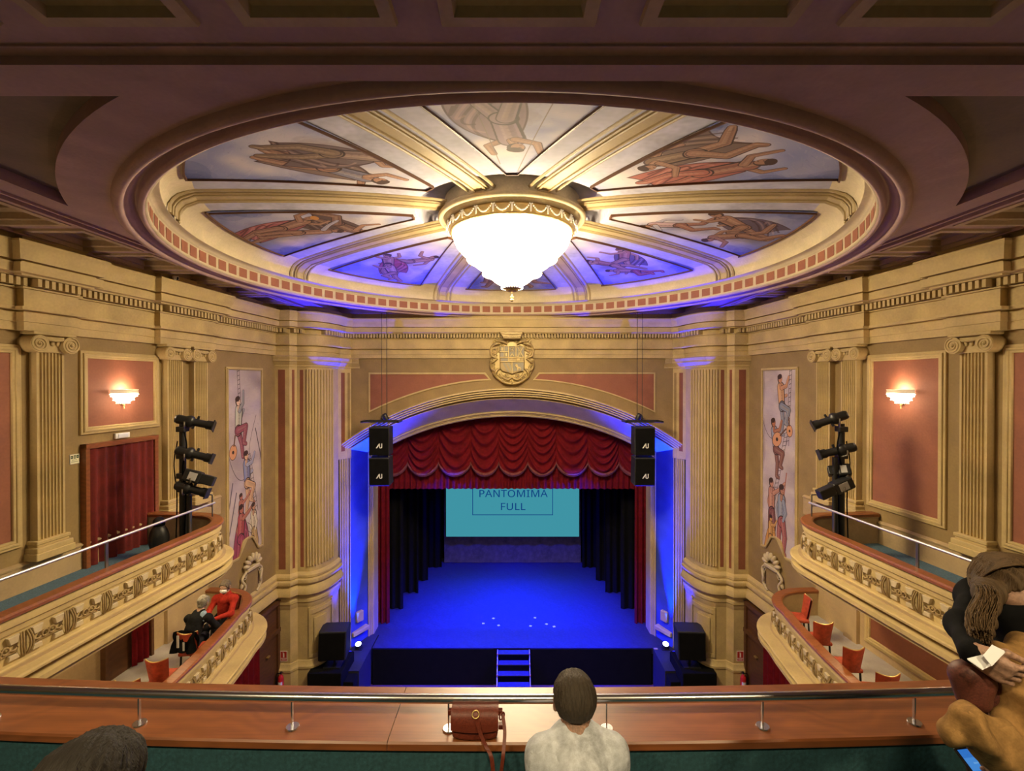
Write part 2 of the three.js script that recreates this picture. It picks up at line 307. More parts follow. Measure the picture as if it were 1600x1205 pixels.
both((s) => {
  const w = s < 0 ? 'left' : 'right';
  const path = [Lxz(-4, 0), ...ress(7.14, 7.84, 0.12), ...ress(9.62, 11.08, 0.12), ...pierFront.slice(0, 4), ...curve, E, [0, WZ]];
  const trim = struct(s < 0 ? 'trim_1' : 'trim_2', sweep(path, EP, 0.45), M.cream, `moulded cream entablature with dentils on the ${w} half of the hall`);
  // dentils: small blocks on the bed moulding along every stretch of the path (under ten pixels each)
  const den = [], unit = box(-0.028, 0.028, 11.435, 11.555, -0.02, 0.20);
  for (let i = 1; i < path.length; i++) {
    const [x0, z0] = path[i - 1], [x1, z1] = path[i], l = Math.hypot(x1 - x0, z1 - z0), n = Math.floor(l / 0.096);
    for (let k = 0; k < n; k++) { const t = (k + 0.5) / n; den.push(T(unit.clone(), lerp(x0, x1, t), 0, lerp(z0, z1, t), 0, Math.atan2(x1 - x0, z1 - z0) - PI / 2 , 0)); }
  }
  const dm = obj('dentil', den, M.cream, trim); dm.userData.kind = 'stuff';
  // pier: shaft, inset strips, flutes, capital cornice, pedestal
  const pier = struct(s < 0 ? 'pier' : 'pier', plan([...pierFront, [-5.9, -15.35], [-7.2, -15.6], [-7.2, -13.9]], 0, 10.78), M.cream, `cream pier with fluted rounded corner on the ${w} of the stage`);
  obj('reveal', plan([D, E, [-6.2, WZ]], 7.5, 10.78), M.cream, pier);
  obj('capital', sweep([Lxz(13.3, 0), ...pierFront, E, [-5.0, WZ]].slice(1), [[0, 10.44], [0.03, 10.45], [0.03, 10.50], [0.05, 10.52], [0.09, 10.60], [0.12, 10.61], [0.12, 10.66], [0.15, 10.72], [0.16, 10.75], [0.05, 10.78], [0, 10.79]], 0.4), M.cream, pier);
  const inset = (a, b, u0, u1, y0, y1, m = M.strip) => { const p = (u, n) => { const dx = b[0] - a[0], dz = b[1] - a[1], l = Math.hypot(dx, dz); return [lerp(a[0], b[0], u) - dz / l * n, lerp(a[1], b[1], u) + dx / l * n]; }; obj('inset_strip', plan([p(u0, -0.02), p(u1, -0.02), p(u1, 0.004), p(u0, 0.004)].reverse(), y0, y1), m, pier); };
  const [a, b, c, d2] = pierFront;
  inset(a, b, 0.22, 0.70, 4.5, 10.36); inset(b, c, 0.33, 0.66, 4.5, 10.36); inset(c, d2, 0.30, 0.66, 4.5, 10.36); 
  inset(D, E, 0.22, 0.50, 7.75, 10.3); inset(D, E, 0.72, 0.90, 8.0, 10.3, M.field);
  const fl = [];
  for (let k = 0; k < 10; k++) {
    const t = (k + 0.45) / 10.6 * 0.86, an = t * PI / 2, x = -6.09 + 0.53 * Math.sin(an), z = -15.2 + 1.18 * Math.cos(an);
    const g = new THREE.CylinderGeometry(0.031, 0.031, 5.84, 10); g.translate(x, 7.45, z); fl.push(g);
  }
  obj('flute', fl, M.cream, pier);
  const PB = [[0, 3.30], [0.03, 3.40], [0.035, 3.46], [0.06, 3.48], [0.06, 3.56], [0.02, 3.60], [0.02, 3.66], [0.10, 3.72], [0.16, 3.74], [0.16, 3.80], [0.13, 3.90], [0.06, 3.98], [0.06, 4.03], [0.13, 4.06], [0.14, 4.12], [0.13, 4.16], [0.07, 4.19], [0.09, 4.22], [0.09, 4.28], [0.06, 4.32], [0.0, 4.36]];
  obj('pedestal_cornice', sweep([...pierFront], PB, 0.5), M.cream, pier);
  obj('plinth', sweep([...pierFront], [[0, 0], [0.09, 0], [0.09, 1.50], [0.11, 1.52], [0.11, 1.58], [0.06, 1.63], [0.03, 1.72], [0, 1.73]], 0.5), M.cream, pier);
  // panel of the rounded pedestal
  const pc = (t, y, n) => { const an = t * PI / 2, x = -6.09 + (0.51 + n) * Math.sin(an), z = -15.2 + (1.16 + n) * Math.cos(an); return V(x, y, z); };
  const strip = (t0, t1, y0, y1, n) => quads([...Array(7)].map((_, i) => { const t = lerp(t0, t1, i / 6); return [pc(t, y0, 0), pc(t, y0, n), pc(t, y1, n), pc(t, y1, 0)]; }), 0.3);
  obj('pedestal_panel', [strip(0.06, 0.12, 1.8, 3.3, 0.035), strip(0.70, 0.76, 1.8, 3.3, 0.035), strip(0.06, 0.76, 1.8, 1.9, 0.035), strip(0.06, 0.76, 3.1, 3.22, 0.035), strip(0.22, 0.56, 2.0, 2.95, 0.04)], M.cream, pier);
  struct(s < 0 ? 'trim_3' : 'trim_4', L(sweepL(PB.filter(([, y]) => y > 3.6), 11.2, 13.87)), M.cream, `moulded ledge between lower balcony and pier on the ${w}`);
});
// ---- proscenium wall with its arch
const outerArc = (t) => { const X = 5.6, y0 = 7.95, y1 = 9.81, R = (X * X + (y1 - y0) ** 2) / (2 * (y1 - y0)), A = Math.asin(X / R), a = lerp(-A, A, t); return [R * Math.sin(a), y1 - R + R * Math.cos(a)]; };
const innerArc = (t) => { const X = 4.82, y0 = 7.48, y1 = 8.79, R = (X * X + (y1 - y0) ** 2) / (2 * (y1 - y0)), A = Math.asin(X / R), a = lerp(-A, A, t); return [R * Math.sin(a), y1 - R + R * Math.cos(a)]; };
const jambs = (fn, x, ys) => [[-x, 0], [-x, 1.2], [-x, 4], ...[...Array(41)].map((_, i) => fn(i / 40)), [x, 4], [x, 1.2], [x, 0]];
{
  const O = jambs(outerArc, 5.6), I = jambs(innerArc, 4.82);
  const sh = poly([[-7.3, -0.3], ...[[-5.55, -0.3]], ...O.map(([x, y]) => [x * 0.99, y - 0.03]), [5.55, -0.3], [7.3, -0.3], [7.3, 14.4], [-7.3, 14.4]]);
  const w = extr(sh, 0.3); w.translate(0, 0, WZ - 0.3);
  const wall = struct('wall_proscenium', w, M.field, 'ochre wall above the stage opening');
  const prof = [[0, WZ - 0.02], [0, -15.36], [0.015, -15.30], [0.055, -15.29], [0.065, -15.30], [0.07, -15.43], [0.085, -15.43], [0.09, -15.34], [0.13, -15.335], [0.14, -15.35], [0.145, -15.48], [0.16, -15.48], [0.165, -15.40], [0.20, -15.395], [0.21, -15.41], [0.215, -15.53], [0.23, -15.53], [0.235, -15.46], [0.275, -15.46], [0.28, -15.50], [0.285, -15.68], [0.33, -15.70], [0.34, -15.57], [0.36, -15.58], [0.80, -16.35], [0.81, -16.31], [0.85, -16.32], [0.87, -16.40], [0.90, -16.395], [0.92, -16.45], [0.96, -16.45], [1.0, -16.5], [1.0, -17.0]];
  const loft = (p) => quads(O.map(([x, y], i) => p.map(([u, z]) => V(lerp(x, I[i][0], u), lerp(y, I[i][1], u), z))).reverse(), 0.4);
  const arch = struct('proscenium_arch', loft(prof.slice(0, 24)), M.cream, 'reeded and splayed arch framing the stage');
  const part = (p, i0, i1) => quads(O.slice(i0, i1).map(([x, y], i) => p.map(([u, z]) => V(lerp(x, I[i + i0][0], u), lerp(y, I[i + i0][1], u), z))).reverse(), 0.4), sp = prof.slice(23, 26), nO = O.length;
  obj('splay', part(sp, 3, nO - 3), M.pale, arch);
  obj('splay_panel', [part(sp, 0, 4), part(sp, nO - 4, nO)], M.blueLitSplay, arch);
  obj('inner_moulding', loft(prof.slice(25)), M.cream, arch);
  for (const s of [-1, 1]) obj('splay_plinth', [T(rbox(-0.13, 0.13, 0, 0.34, -0.06, 0.06, 0.02), s * 5.13, 1.95, -15.88, 0, -s * 1.0, 0), T(rbox(-0.34, 0.34, 0, 0.14, -0.14, 0.14, 0.03), s * 5.16, 1.55, -15.93, 0, -s * 1.0, 0)], M.cream, arch);
  // two terracotta spandrel panels with a thin moulding
  for (const s of [-1, 1]) {
    const line = (k) => { const p = []; for (let i = 0; i <= 20; i++) { const x = lerp(0.68 + k * 1.6, 4.72 - k, i / 20); p.push([s * x, 10.06 - 0.0565 * (x - 0.35) ** 2 + 0.05 * 0 + k]); } return [...p, [s * (4.72 - k), 10.31 - k], [s * (0.88 + k * 0.6), 10.31 - k]]; };
    const shp = poly(line(0)); shp.holes.push(new THREE.Path(line(0.05).map(([x, y]) => new THREE.Vector2(x, y))));
    obj('panel_moulding', extr(shp, 0.025, 0.008).translate(0, 0, WZ), M.cream, wall);
    obj('terracotta_panel', extr(poly(line(0.05)), 0.006).translate(0, 0, WZ), M.terra, wall);
  }
}
// ---- stage house
struct('stage_floor', [box(-7.5, 7.5, 1.0, 1.2, -23.6, -16.4), box(-4.62, 4.66, 1.0, 1.2, -16.4, WZ)], M.stage, 'worn dark stage floor under blue light');
struct('wall_stage_back', box(-8, 8, 0, 12.5, -23.9, -23.6), M.black, 'black back wall of the stage');
for (const s of [-1, 1]) struct('wall_stage_side', box(s * 7.5, s * 7.8, 0, 12.5, -23.9, WZ - 0.35), M.black, s < 0 ? 'black side wall of the stage on the left' : 'black side wall of the stage on the right');
struct('ceiling_stage', box(-8, 8, 12.5, 12.7, -23.9, WZ - 0.3), M.black, 'black ceiling above the stage');
// ---------------------------------------------------------------- side walls: pilasters, frames, paintings, doors
const spiral = (cx, cy, r, turns, z, dir = 1) => tube([...Array(26)].map((_, i) => { const t = i / 25, a = dir * (t * turns * 2 * PI) + PI / 2, q = r * (1 - 0.86 * t); return V(cx + q * Math.cos(a), cy + q * Math.sin(a), z); }), r * 0.11, 50, 6);
function pilaster(d, side, where, w = 0.42, y0 = 7.25, y1 = 10.78) {
  const X = d / ca, dep = 0.13, root = thing('pilaster', `fluted cream pilaster with scrolled capital ${where}`, 'pilaster', Lp(d, y0, 0), null, 'structure');
  const pts = [[-w / 2, 0], [-w / 2, dep]], nf = 7, gw = w * 0.86 / nf;
  for (let k = 0; k < nf; k++) { const x = -w * 0.43 + gw * (k + 0.5); for (let i = 0; i <= 6; i++) { const a = PI - i / 6 * PI; pts.push([x + gw * 0.40 * Math.cos(a), dep - gw * 0.55 * Math.sin(a)]); } }
  pts.push([w / 2, dep], [w / 2, 0]);
  const g = extr(poly(pts.map(([x, y]) => [x, -y])), y1 - y0 - 0.5); g.rotateX(-PI / 2); g.translate(X, y0 + 0.3, 0);
  obj('shaft', L(g), M.cream, root);
  const bs = (hw, a, b, n) => L(rbox(X - hw, X + hw, a, b, -0.02, n, 0.018));
  obj('base', [bs(w / 2 + 0.09, y0, y0 + 0.12, dep + 0.09), bs(w / 2 + 0.07, y0 + 0.11, y0 + 0.2, dep + 0.075), bs(w / 2 + 0.035, y0 + 0.19, y0 + 0.24, dep + 0.035), bs(w / 2 + 0.05, y0 + 0.235, y0 + 0.3, dep + 0.05)], M.cream, root);
  const cy = y1 - 0.19, parts = [bs(w / 2 + 0.12, y1 - 0.055, y1, dep + 0.1), bs(w / 2 + 0.02, cy - 0.13, cy + 0.14, dep + 0.02), bs(w / 2 + 0.05, cy + 0.06, cy + 0.12, dep + 0.06)];
  const cap = obj('capital', parts, M.cream, root);
  for (const e of [-1, 1]) {
    const cx = X + e * (w / 2 + 0.03);
    const c = new THREE.CylinderGeometry(0.135, 0.135, dep + 0.1, 24); c.rotateX(PI / 2); c.translate(cx, cy, (dep + 0.1) / 2);
    obj('volute', [L(c), L(spiral(cx, cy, 0.125, 2.4, dep + 0.1, -e)), L(new THREE.SphereGeometry(0.026, 10, 8).translate(cx, cy, dep + 0.1))], M.cream, cap);
  }
  const eggs = []; for (let k = -2; k <= 2; k++) eggs.push(L(T(new THREE.SphereGeometry(0.04, 10, 8), X + k * 0.085, cy + 0.02, dep + 0.03, 0, 0, 0, V(0.8, 1.15, 0.6))));
  eggs.push(L(tube([V(X - w / 2, cy + 0.09, dep + 0.07), V(X, cy + 0.06, dep + 0.075), V(X + w / 2, cy + 0.09, dep + 0.07)], 0.022, 12, 6)));
  obj('egg_moulding', eggs, M.cream, cap);
}
const rectPath = (x0, x1, y0, y1) => [[x0, y0], [x1, y0], [x1, y1], [x0, y1]];
function ringShape(outer, inner) { const s = poly(outer); s.holes.push(new THREE.Path(inner.map(([x, y]) => new THREE.Vector2(x, y)))); return s; }
function wallPanel(d0, d1, y0, y1, label, m = M.terra, n0 = 0) {
  const a = d0 / ca, b = d1 / ca, root = thing('wall_panel', label, 'wall panel', Lp((d0 + d1) / 2, y0, 0), null, 'structure');
  const fr = (k0, k1, dep, z) => L(extr(ringShape(rectPath(a + k0, b - k0, y0 + k0, y1 - k0), rectPath(a + k1, b - k1, y0 + k1, y1 - k1)), dep, 0.012, 2).translate(0, 0, z + n0));
  obj('frame', [fr(0, 0.05, 0.03, 0), fr(0.045, 0.09, 0.05, 0), fr(0.085, 0.13, 0.03, 0.005)], M.cream, root);
  obj('panel', L(box(a + 0.1, b - 0.1, y0 + 0.1, y1 - 0.1, 0, 0.012 + n0)), m, root);
}
function pleats(x0, x1, y0, y1, z, amp, wave, nx, ny, flare = 0) {   // a hanging cloth with soft irregular folds, facing +z
  const rows = []; const ph = rr(0, 9);
  for (let i = 0; i <= nx; i++) {
    const x = lerp(x0, x1, i / nx), col = [];
    for (let j = 0; j <= ny; j++) { const t = j / ny, y = lerp(y0, y1, t), k = 0.55 + 0.45 * (1 - t); col.push(V(x + flare * (1 - t) * Math.sin(x * 7 + ph), y, z + k * amp * (Math.sin(x / wave * 2 * PI + ph + 0.7 * Math.sin(x * 3.1 + ph)) + 0.35 * Math.sin(x / wave * 5.1 + ph * 2 + 0.3 * t)))); }
    rows.push(col);
  }
  return quads(rows, 1.2);
}
// wall lamps: half bowls of beads
function sconce(d, y, label) {
  const root = thing('wall_sconce', label, 'wall lamp', Lp(d, y - 0.24, 0), null), X = d / ca;
  const half = (pts) => L(lathe(pts, 28, -PI / 2, PI).translate(X, y, 0.02));
  obj('bowl', half([[0.02, -0.17], [0.10, -0.155], [0.16, -0.11], [0.2, -0.05], [0.225, 0.02]]), sconceGlow, root);
  obj('rim', half([[0.235, 0.02], [0.25, 0.03], [0.25, 0.05], [0.232, 0.055], [0.25, 0.075], [0.25, 0.09], [0.22, 0.092]]), sconceRim, root);
  const beads = []; for (let k = 0; k <= 22; k++) { const a = -PI / 2 + k / 22 * PI; for (const [r, h, q] of [[0.24, 0.0, 0.013], [0.225, -0.035, 0.012], [0.18, -0.105, 0.011], [0.115, -0.165, 0.010]]) if (r > 0.2 || k % 2 === 0) beads.push(L(new THREE.SphereGeometry(q, 7, 5).translate(X + r * Math.sin(a), y + h, 0.02 + r * Math.cos(a)))); }
  const bd = obj('bead', beads, sconceGlow, root); bd.userData.kind = 'stuff';
  obj('finial', [L(new THREE.SphereGeometry(0.02, 10, 8).translate(X, y - 0.2, 0.06)), L(new THREE.ConeGeometry(0.014, 0.06, 8).translate(X, y - 0.235, 0.06)), L(rbox(X - 0.04, X + 0.04, y - 0.19, y + 0.06, 0, 0.035, 0.01))], M.brass, root);
  const p = new THREE.PointLight(new THREE.Color(1, 0.76, 0.5), LAMP.sconce, 0, 2); p.position.copy(Lp(d, y + 0.10, 0.13)); if (MIR) p.position.x *= -1; p.castShadow = true; p.shadow.radius = 2; scene.add(p);
  const q = p.clone(); q.intensity = LAMP.sconce * 0.8; q.position.copy(Lp(d, y - 0.12, 0.30)); if (MIR) q.position.x *= -1; scene.add(q);
}
const sconceRim = mat(lin(0.6, 0.45, 0.25), { emissive: lin(1, 0.75, 0.45), emissiveIntensity: 0.5, roughness: 0.35, metalness: 0.3 });
const sconceGlow = mat(lin(0.9, 0.8, 0.7), { emissive: lin(1, 0.82, 0.58), emissiveIntensity: 4, roughness: 0.3 });
both((s) => {
  const left = s < 0, w = left ? 'left' : 'right';
  pilaster(7.5, s, `single, beside the tall panel on the ${w} wall`);
  pilaster(10.0, s, `first of the close pair on the ${w} wall`);
  pilaster(10.74, s, `second of the close pair, beside the ladder mural on the ${w} wall`);
  pilaster(4.7, s, `nearest the gallery on the ${w} wall`);
  if (left) wallPanel(8.06, 9.7, 9.09, 10.54, 'square terracotta panel with a lit lamp above the curtained doorway');
  else wallPanel(8.02, 9.64, 7.5, 10.54, 'tall terracotta panel behind the lamp tower on the right wall');
  wallPanel(5.25, 7.16, 7.5, 10.56, `tall terracotta panel cut by the ${w} edge of the photograph`);
  wallPanel(2.2, 4.2, 7.5, 10.56, `terracotta panel next to the gallery on the ${w} wall`);
  sconce(left ? 8.86 : 8.84, 9.77, left ? 'lit beaded wall lamp above the red curtained doorway' : 'lit beaded wall lamp above the blurred tower shadow on the right wall');
  sconce(6.15, 9.77, `beaded wall lamp just outside the photograph on the ${w} wall`);
  if (left) wallPanel(10.2, 11.05, 5.3, 6.2, 'small panel behind the seated couple in the lower balcony', M.terra, 0.02);
  else { wallPanel(10.2, 11.2, 5.4, 6.2, 'small terracotta panel under the soffit at the far end of the right lower balcony', M.terra, 0.02); wallPanel(6.4, 9.65, 4.72, 6.35, 'wide brown-red panel along the back of the right lower balcony', M.strip, 0.02); }
  // pier-side strip of the lower balcony wall
  obj('lower_pilaster', [lbox(9.8, 10.15, 4.55, 6.44, 0, 0.10)], M.dado, scene.children.find((c) => c.name === 'wall_lower_' + w));
});
// doorway of the upper balcony, left
{
  const root = thing('door_curtain', 'dark red curtain filling the doorway of the upper left balcony', 'curtain', Lp(8.85, 6.8, 0));
  const g = pleats(8.14 / ca, 9.52 / ca, 6.81, 8.84, 0.07, 0.035, 0.17, 90, 12); L(g);
  obj('cloth', g, M.doorRed, root);
  obj('frame', [lbox(8.08, 8.15, 6.8, 8.93, 0, 0.11), lbox(9.5, 9.58, 6.8, 8.93, 0, 0.11), lbox(8.08, 9.58, 8.85, 8.93, 0, 0.12)], M.wood, root);
  const sg = thing('exit_sign', 'small white exit sign beside the curtained doorway', 'sign', Lp(8.02, 8.6, 0));
  const tex = canvasTex(256, 192, (c) => { c.fillStyle = '#e9e6c6'; c.fillRect(0, 0, 256, 192); c.fillStyle = '#1f3a26'; c.fillRect(8, 18, 70, 66); c.fillRect(96, 10, 66, 76); c.fillRect(178, 14, 70, 66); c.fillStyle = '#e9e6c6'; c.font = 'bold 40px sans-serif'; c.fillText('S', 26, 66); c.beginPath(); c.arc(130, 26, 9, 0, 7); c.fill(); c.fillRect(124, 38, 14, 24); c.fillRect(110, 62, 14, 8); c.fillRect(136, 60, 16, 8); c.fillRect(194, 42, 40, 8); c.fillStyle = '#2b3a2a'; c.font = 'bold 30px sans-serif'; c.fillText('SALIDA DE', 40, 122); c.fillText('EMERGENCIA', 22, 162); });
  obj('plate', lbox(7.9, 8.055, 8.62, 8.78, 0, 0.012), M.white, sg);
  obj('face', quads([[Lp(7.905, 8.625, 0.014), Lp(7.905, 8.775, 0.014)], [Lp(8.05, 8.625, 0.014), Lp(8.05, 8.775, 0.014)]].map((r) => r), 0), Object.assign(mat(0xffffff, { map: tex, roughness: 0.5, box: false })), sg);
  setQuadUV(sg.children[1].geometry);
  const em = thing('emergency_light', 'white emergency light above the curtained doorway', 'emergency light', Lp(8.85, 8.95, 0));
  obj('housing', L(rbox(8.85 / ca - 0.15, 8.85 / ca + 0.15, 8.95, 9.05, 0, 0.05, 0.012)), M.white, em);
  obj('diffuser', L(rbox(8.85 / ca - 0.1, 8.85 / ca + 0.1, 8.965, 9.03, 0.045, 0.06, 0.006)), mat(lin(0.62, 0.66, 0.75), { roughness: 0.3 }), em);
}
function setQuadUV(g, flip = false) { // uv of a two-by-two strip made by quads(): a(0,0) b(1,0) c(1,1) d(0,1)
  const u = flip ? [1, 0, 0, 0, 0, 1, 1, 0, 0, 1, 1, 1] : [0, 0, 1, 0, 1, 1, 0, 0, 1, 1, 0, 1];
  g.setAttribute('uv', new THREE.BufferAttribute(new Float32Array(u), 2));
}
// doorways under the balconies
both((s) => {
  const left = s < 0, w = left ? 'left' : 'right';
  if (left) {
    const r = thing('door_curtain', 'red curtain half drawn in the doorway of the lower left balcony', 'curtain', Lp(8.9, 4.55, 0));
    obj('cloth', L(pleats(8.95 / ca, 9.38 / ca, 4.57, 6.35, 0.09, 0.03, 0.13, 40, 8)), M.red, r);
    obj('opening', lbox(8.45, 9.4, 4.55, 6.4, 0.0, 0.03), M.darkwood, r);
    obj('frame', [lbox(8.4, 8.46, 4.55, 6.4, 0, 0.12), lbox(9.38, 9.44, 4.55, 6.4, 0, 0.12)], M.darkwood, r);
  }
  const g = thing('ground_door', `brown wooden door below the ledge beside the ${w} pier`, 'door', Lp(13.4, 0, 0));
  obj('door_leaf', lbox(12.75, 13.83, 0, 3.55, 0, 0.08), M.darkwood, g);
  obj('door_frame', [lbox(12.7, 12.8, 0, 3.6, 0, 0.14), lbox(13.74, 13.84, 0, 3.6, 0, 0.14), lbox(12.7, 13.84, 2.7, 2.82, 0, 0.16), lbox(12.7, 13.84, 3.5, 3.62, 0, 0.16)], M.darkwood, g);
  obj('handle', [L(rbox(13.2 / ca, 13.32 / ca, 2.25, 2.29, 0.1, 0.16, 0.008))], M.brass, g);
  const c = thing('door_curtain', `bright red curtain under the lower ${w} balcony`, 'curtain', Lp(12.0, 0, 0.2));
  obj('cloth', L(pleats(10.6 / ca, 12.7 / ca, 0.02, 3.5, 0.25, 0.06, 0.25, 80, 8)), M.red, c);
});

// ---------------------------------------------------------------- balconies
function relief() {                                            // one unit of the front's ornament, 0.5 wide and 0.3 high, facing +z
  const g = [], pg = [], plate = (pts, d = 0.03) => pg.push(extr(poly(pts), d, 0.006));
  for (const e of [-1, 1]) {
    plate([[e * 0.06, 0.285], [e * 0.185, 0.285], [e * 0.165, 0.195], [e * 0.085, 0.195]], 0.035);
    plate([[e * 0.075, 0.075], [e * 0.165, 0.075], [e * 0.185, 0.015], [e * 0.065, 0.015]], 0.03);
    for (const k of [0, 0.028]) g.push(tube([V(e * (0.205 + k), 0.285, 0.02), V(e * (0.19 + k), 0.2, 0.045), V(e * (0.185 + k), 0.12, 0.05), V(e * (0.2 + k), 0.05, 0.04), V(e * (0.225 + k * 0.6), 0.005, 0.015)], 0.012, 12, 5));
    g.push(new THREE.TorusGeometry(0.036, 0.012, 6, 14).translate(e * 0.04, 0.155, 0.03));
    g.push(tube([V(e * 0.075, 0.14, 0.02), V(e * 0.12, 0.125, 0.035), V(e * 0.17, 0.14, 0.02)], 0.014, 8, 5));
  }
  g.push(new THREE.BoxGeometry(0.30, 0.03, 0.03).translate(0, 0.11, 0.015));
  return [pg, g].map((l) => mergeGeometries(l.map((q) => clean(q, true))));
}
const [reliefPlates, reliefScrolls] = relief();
function balcony(dy, dEnd, rad, label, shelf, line) {
  const path = line.map(([d, n]) => Lxz(d, n)), n0 = line[line.length - 1][1];
  for (let i = 1; i <= 12; i++) { const a = i / 12 * PI / 2; path.push(Lxz(dEnd - rad + rad * Math.sin(a), n0 - rad + rad * Math.cos(a))); }
  path.push(Lxz(dEnd, 0.02));
  const root = thing('balcony', label, 'balcony', V(-6, 6.45 + dy, -6), null, 'structure');
  const off = (k) => path.map((p, i) => { const a = path[Math.max(0, i - 1)], b = path[Math.min(path.length - 1, i + 1)], dx = b[0] - a[0], dz = b[1] - a[1], l = Math.hypot(dx, dz); return [p[0] - dz / l * k, p[1] + dx / l * k]; });
  obj('slab', plan([...off(0.12), Lxz(2.35, 0.0)], 6.47 + dy, 6.78 + dy), M.dado, root);
  obj('walkway', plan([...off(-0.08), Lxz(2.35, 0.01)], 6.78 + dy, 6.805 + dy), dy ? M.floorGrey : M.carpetBlue, root);
  const S = shelf, pr = [[-0.3, 6.45], [S - 0.09, 6.45], [S - 0.09, 6.50], [S - 0.06, 6.51], [S - 0.06, 6.53], [S - 0.02, 6.535], [S - 0.02, 6.60], [S - 0.09, 6.62], [S - 0.13, 6.64], [S - 0.13, 6.685], [S - 0.02, 6.695], [S, 6.71], [S, 6.735], [S - 0.02, 6.75], [S * 0.5, 6.765], [0.045, 6.785], [0.035, 6.80], [0, 6.81], [0, 7.14], [0.02, 7.15], [0.025, 7.215], [0.05, 7.235], [0.055, 7.30], [0.04, 7.335], [-0.11, 7.335]];
  obj('parapet_front', sweep(path, pr.map(([n, y]) => [n, y + dy]), 0.5), M.cream, root);
  obj('parapet_inner_face', sweep(path, [[-0.11, 7.335], [-0.09, 7.3], [-0.09, 6.8]].map(([n, y]) => [n, y + dy]), 0.5), M.dado, root);
  obj('wooden_rail', sweep(path, [[-0.12, 7.335], [0.06, 7.335], [0.085, 7.35], [0.085, 7.38], [0.06, 7.40], [-0.10, 7.40], [-0.125, 7.385], [-0.12, 7.335]].map(([n, y]) => [n, y + dy]), 0.5), M.wood, root);
  const pts = path.map(([x, z]) => V(x, 0, z)), len = [0]; for (let i = 1; i < pts.length; i++) len.push(len[i - 1] + pts[i].distanceTo(pts[i - 1]));
  for (let q = len[line.length - 1] + rad * 0.9; q > 0.3; q -= 0.5) {
    let i = 1; while (len[i] < q) i++;
    const t = (q - len[i - 1]) / (len[i] - len[i - 1]), p = pts[i - 1].clone().lerp(pts[i], t), d = pts[i].clone().sub(pts[i - 1]).normalize();
    const m = new THREE.Matrix4().makeBasis(d, V(0, 1, 0), V(-d.z, 0, d.x)).setPosition(p.x, 6.83 + dy, p.z);
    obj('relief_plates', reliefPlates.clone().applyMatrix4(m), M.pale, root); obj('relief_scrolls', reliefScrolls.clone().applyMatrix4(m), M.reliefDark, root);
  }
  return path;
}
both((s) => {
  const w = s < 0 ? 'left' : 'right';
  balcony(0, 9.45, 0.85, `upper ${w} balcony with carved cream front and wooden rail`, 0.25, [[2.35, 1.9], [4, 1.9], [8.6, 1.9]]);
  balcony(-2.25, 11.1, 0.98, `lower ${w} balcony with carved cream front and wooden rail`, 0.38, [[2.35, 1.96], [5, 1.96], [7, 1.93], [7.8, 1.87], [8.5, 1.78], [9.1, 1.67], [9.6, 1.57], [10.12, 1.44]]);
  const hr = thing('handrail', `thin steel handrail on the upper ${w} balcony`, 'handrail', Lp(6, 7.4, 1.81));
  const ends = [Lp(2.5, 7.765, 1.81), Lp(8.9, 7.765, 1.81)];
  obj('rail', rod(ends[0], ends[1], 0.019), M.railSteel, hr);
  for (const d of [3.4, 5.05, 6.75, 8.3]) obj('post', L(rbox(d / ca - 0.022, d / ca + 0.022, 7.4, 7.76, 1.80, 1.82, 0.004)), M.darkSteel, hr);
  // guard frame of thin tube around the lamp tower at the far end
  const gr = thing('guard_frame', `thin dark tube frame at the end of the upper ${w} balcony`, 'guard rail', Lp(8.9, 7.4, 1.5));
  const a = Lp(9.25, 7.4, 0.9), b = Lp(9.25, 7.4, 1.5), up = V(0, 0.42, 0), a2 = a.clone().add(up), b2 = b.clone().add(up);
  obj('upright', rod(a, a2, 0.012), M.darkSteel, gr); obj('upright', rod(b, b2, 0.012), M.darkSteel, gr);
  obj('top_tube', [rod(a2, b2, 0.012), rod(a.clone().add(V(0, .2, 0)), b.clone().add(V(0, .2, 0)), 0.009)], M.darkSteel, gr);
  // lights in the soffit that light the lower balcony
  for (const d of [5, 7.2, 9.2, 10.6]) {
    const lamp = thing('soffit_lamp', `small round ceiling lamp ${['nearest the gallery', 'second from the gallery', 'third from the gallery', 'furthest from the gallery'][[5, 7.2, 9.2, 10.6].indexOf(d)]} over the lower ${w} balcony`, 'ceiling lamp', Lp(d, d > 9.4 ? 6.3 : 6.42, 0.95));
    const y = d > 9.4 ? 6.4 : 6.47;
    if (d > 9.4) { scene.remove(lamp); continue; }
    obj('diffuser', T(new THREE.CylinderGeometry(0.07, 0.07, 0.02, 20), ...Lp(d, y - 0.01, 0.95).toArray()), sconceGlow, lamp);
    obj('bezel', T(new THREE.TorusGeometry(0.075, 0.012, 8, 24), ...Lp(d, y - 0.012, 0.95).toArray(), PI / 2), M.brass, lamp);
    const sp = new THREE.PointLight(WARM, LAMP.boxes, 0, 2); sp.position.copy(Lp(d, y - 0.14, 0.95)); if (MIR) sp.position.x *= -1; sp.castShadow = true; sp.shadow.radius = 4; scene.add(sp);
  }
});
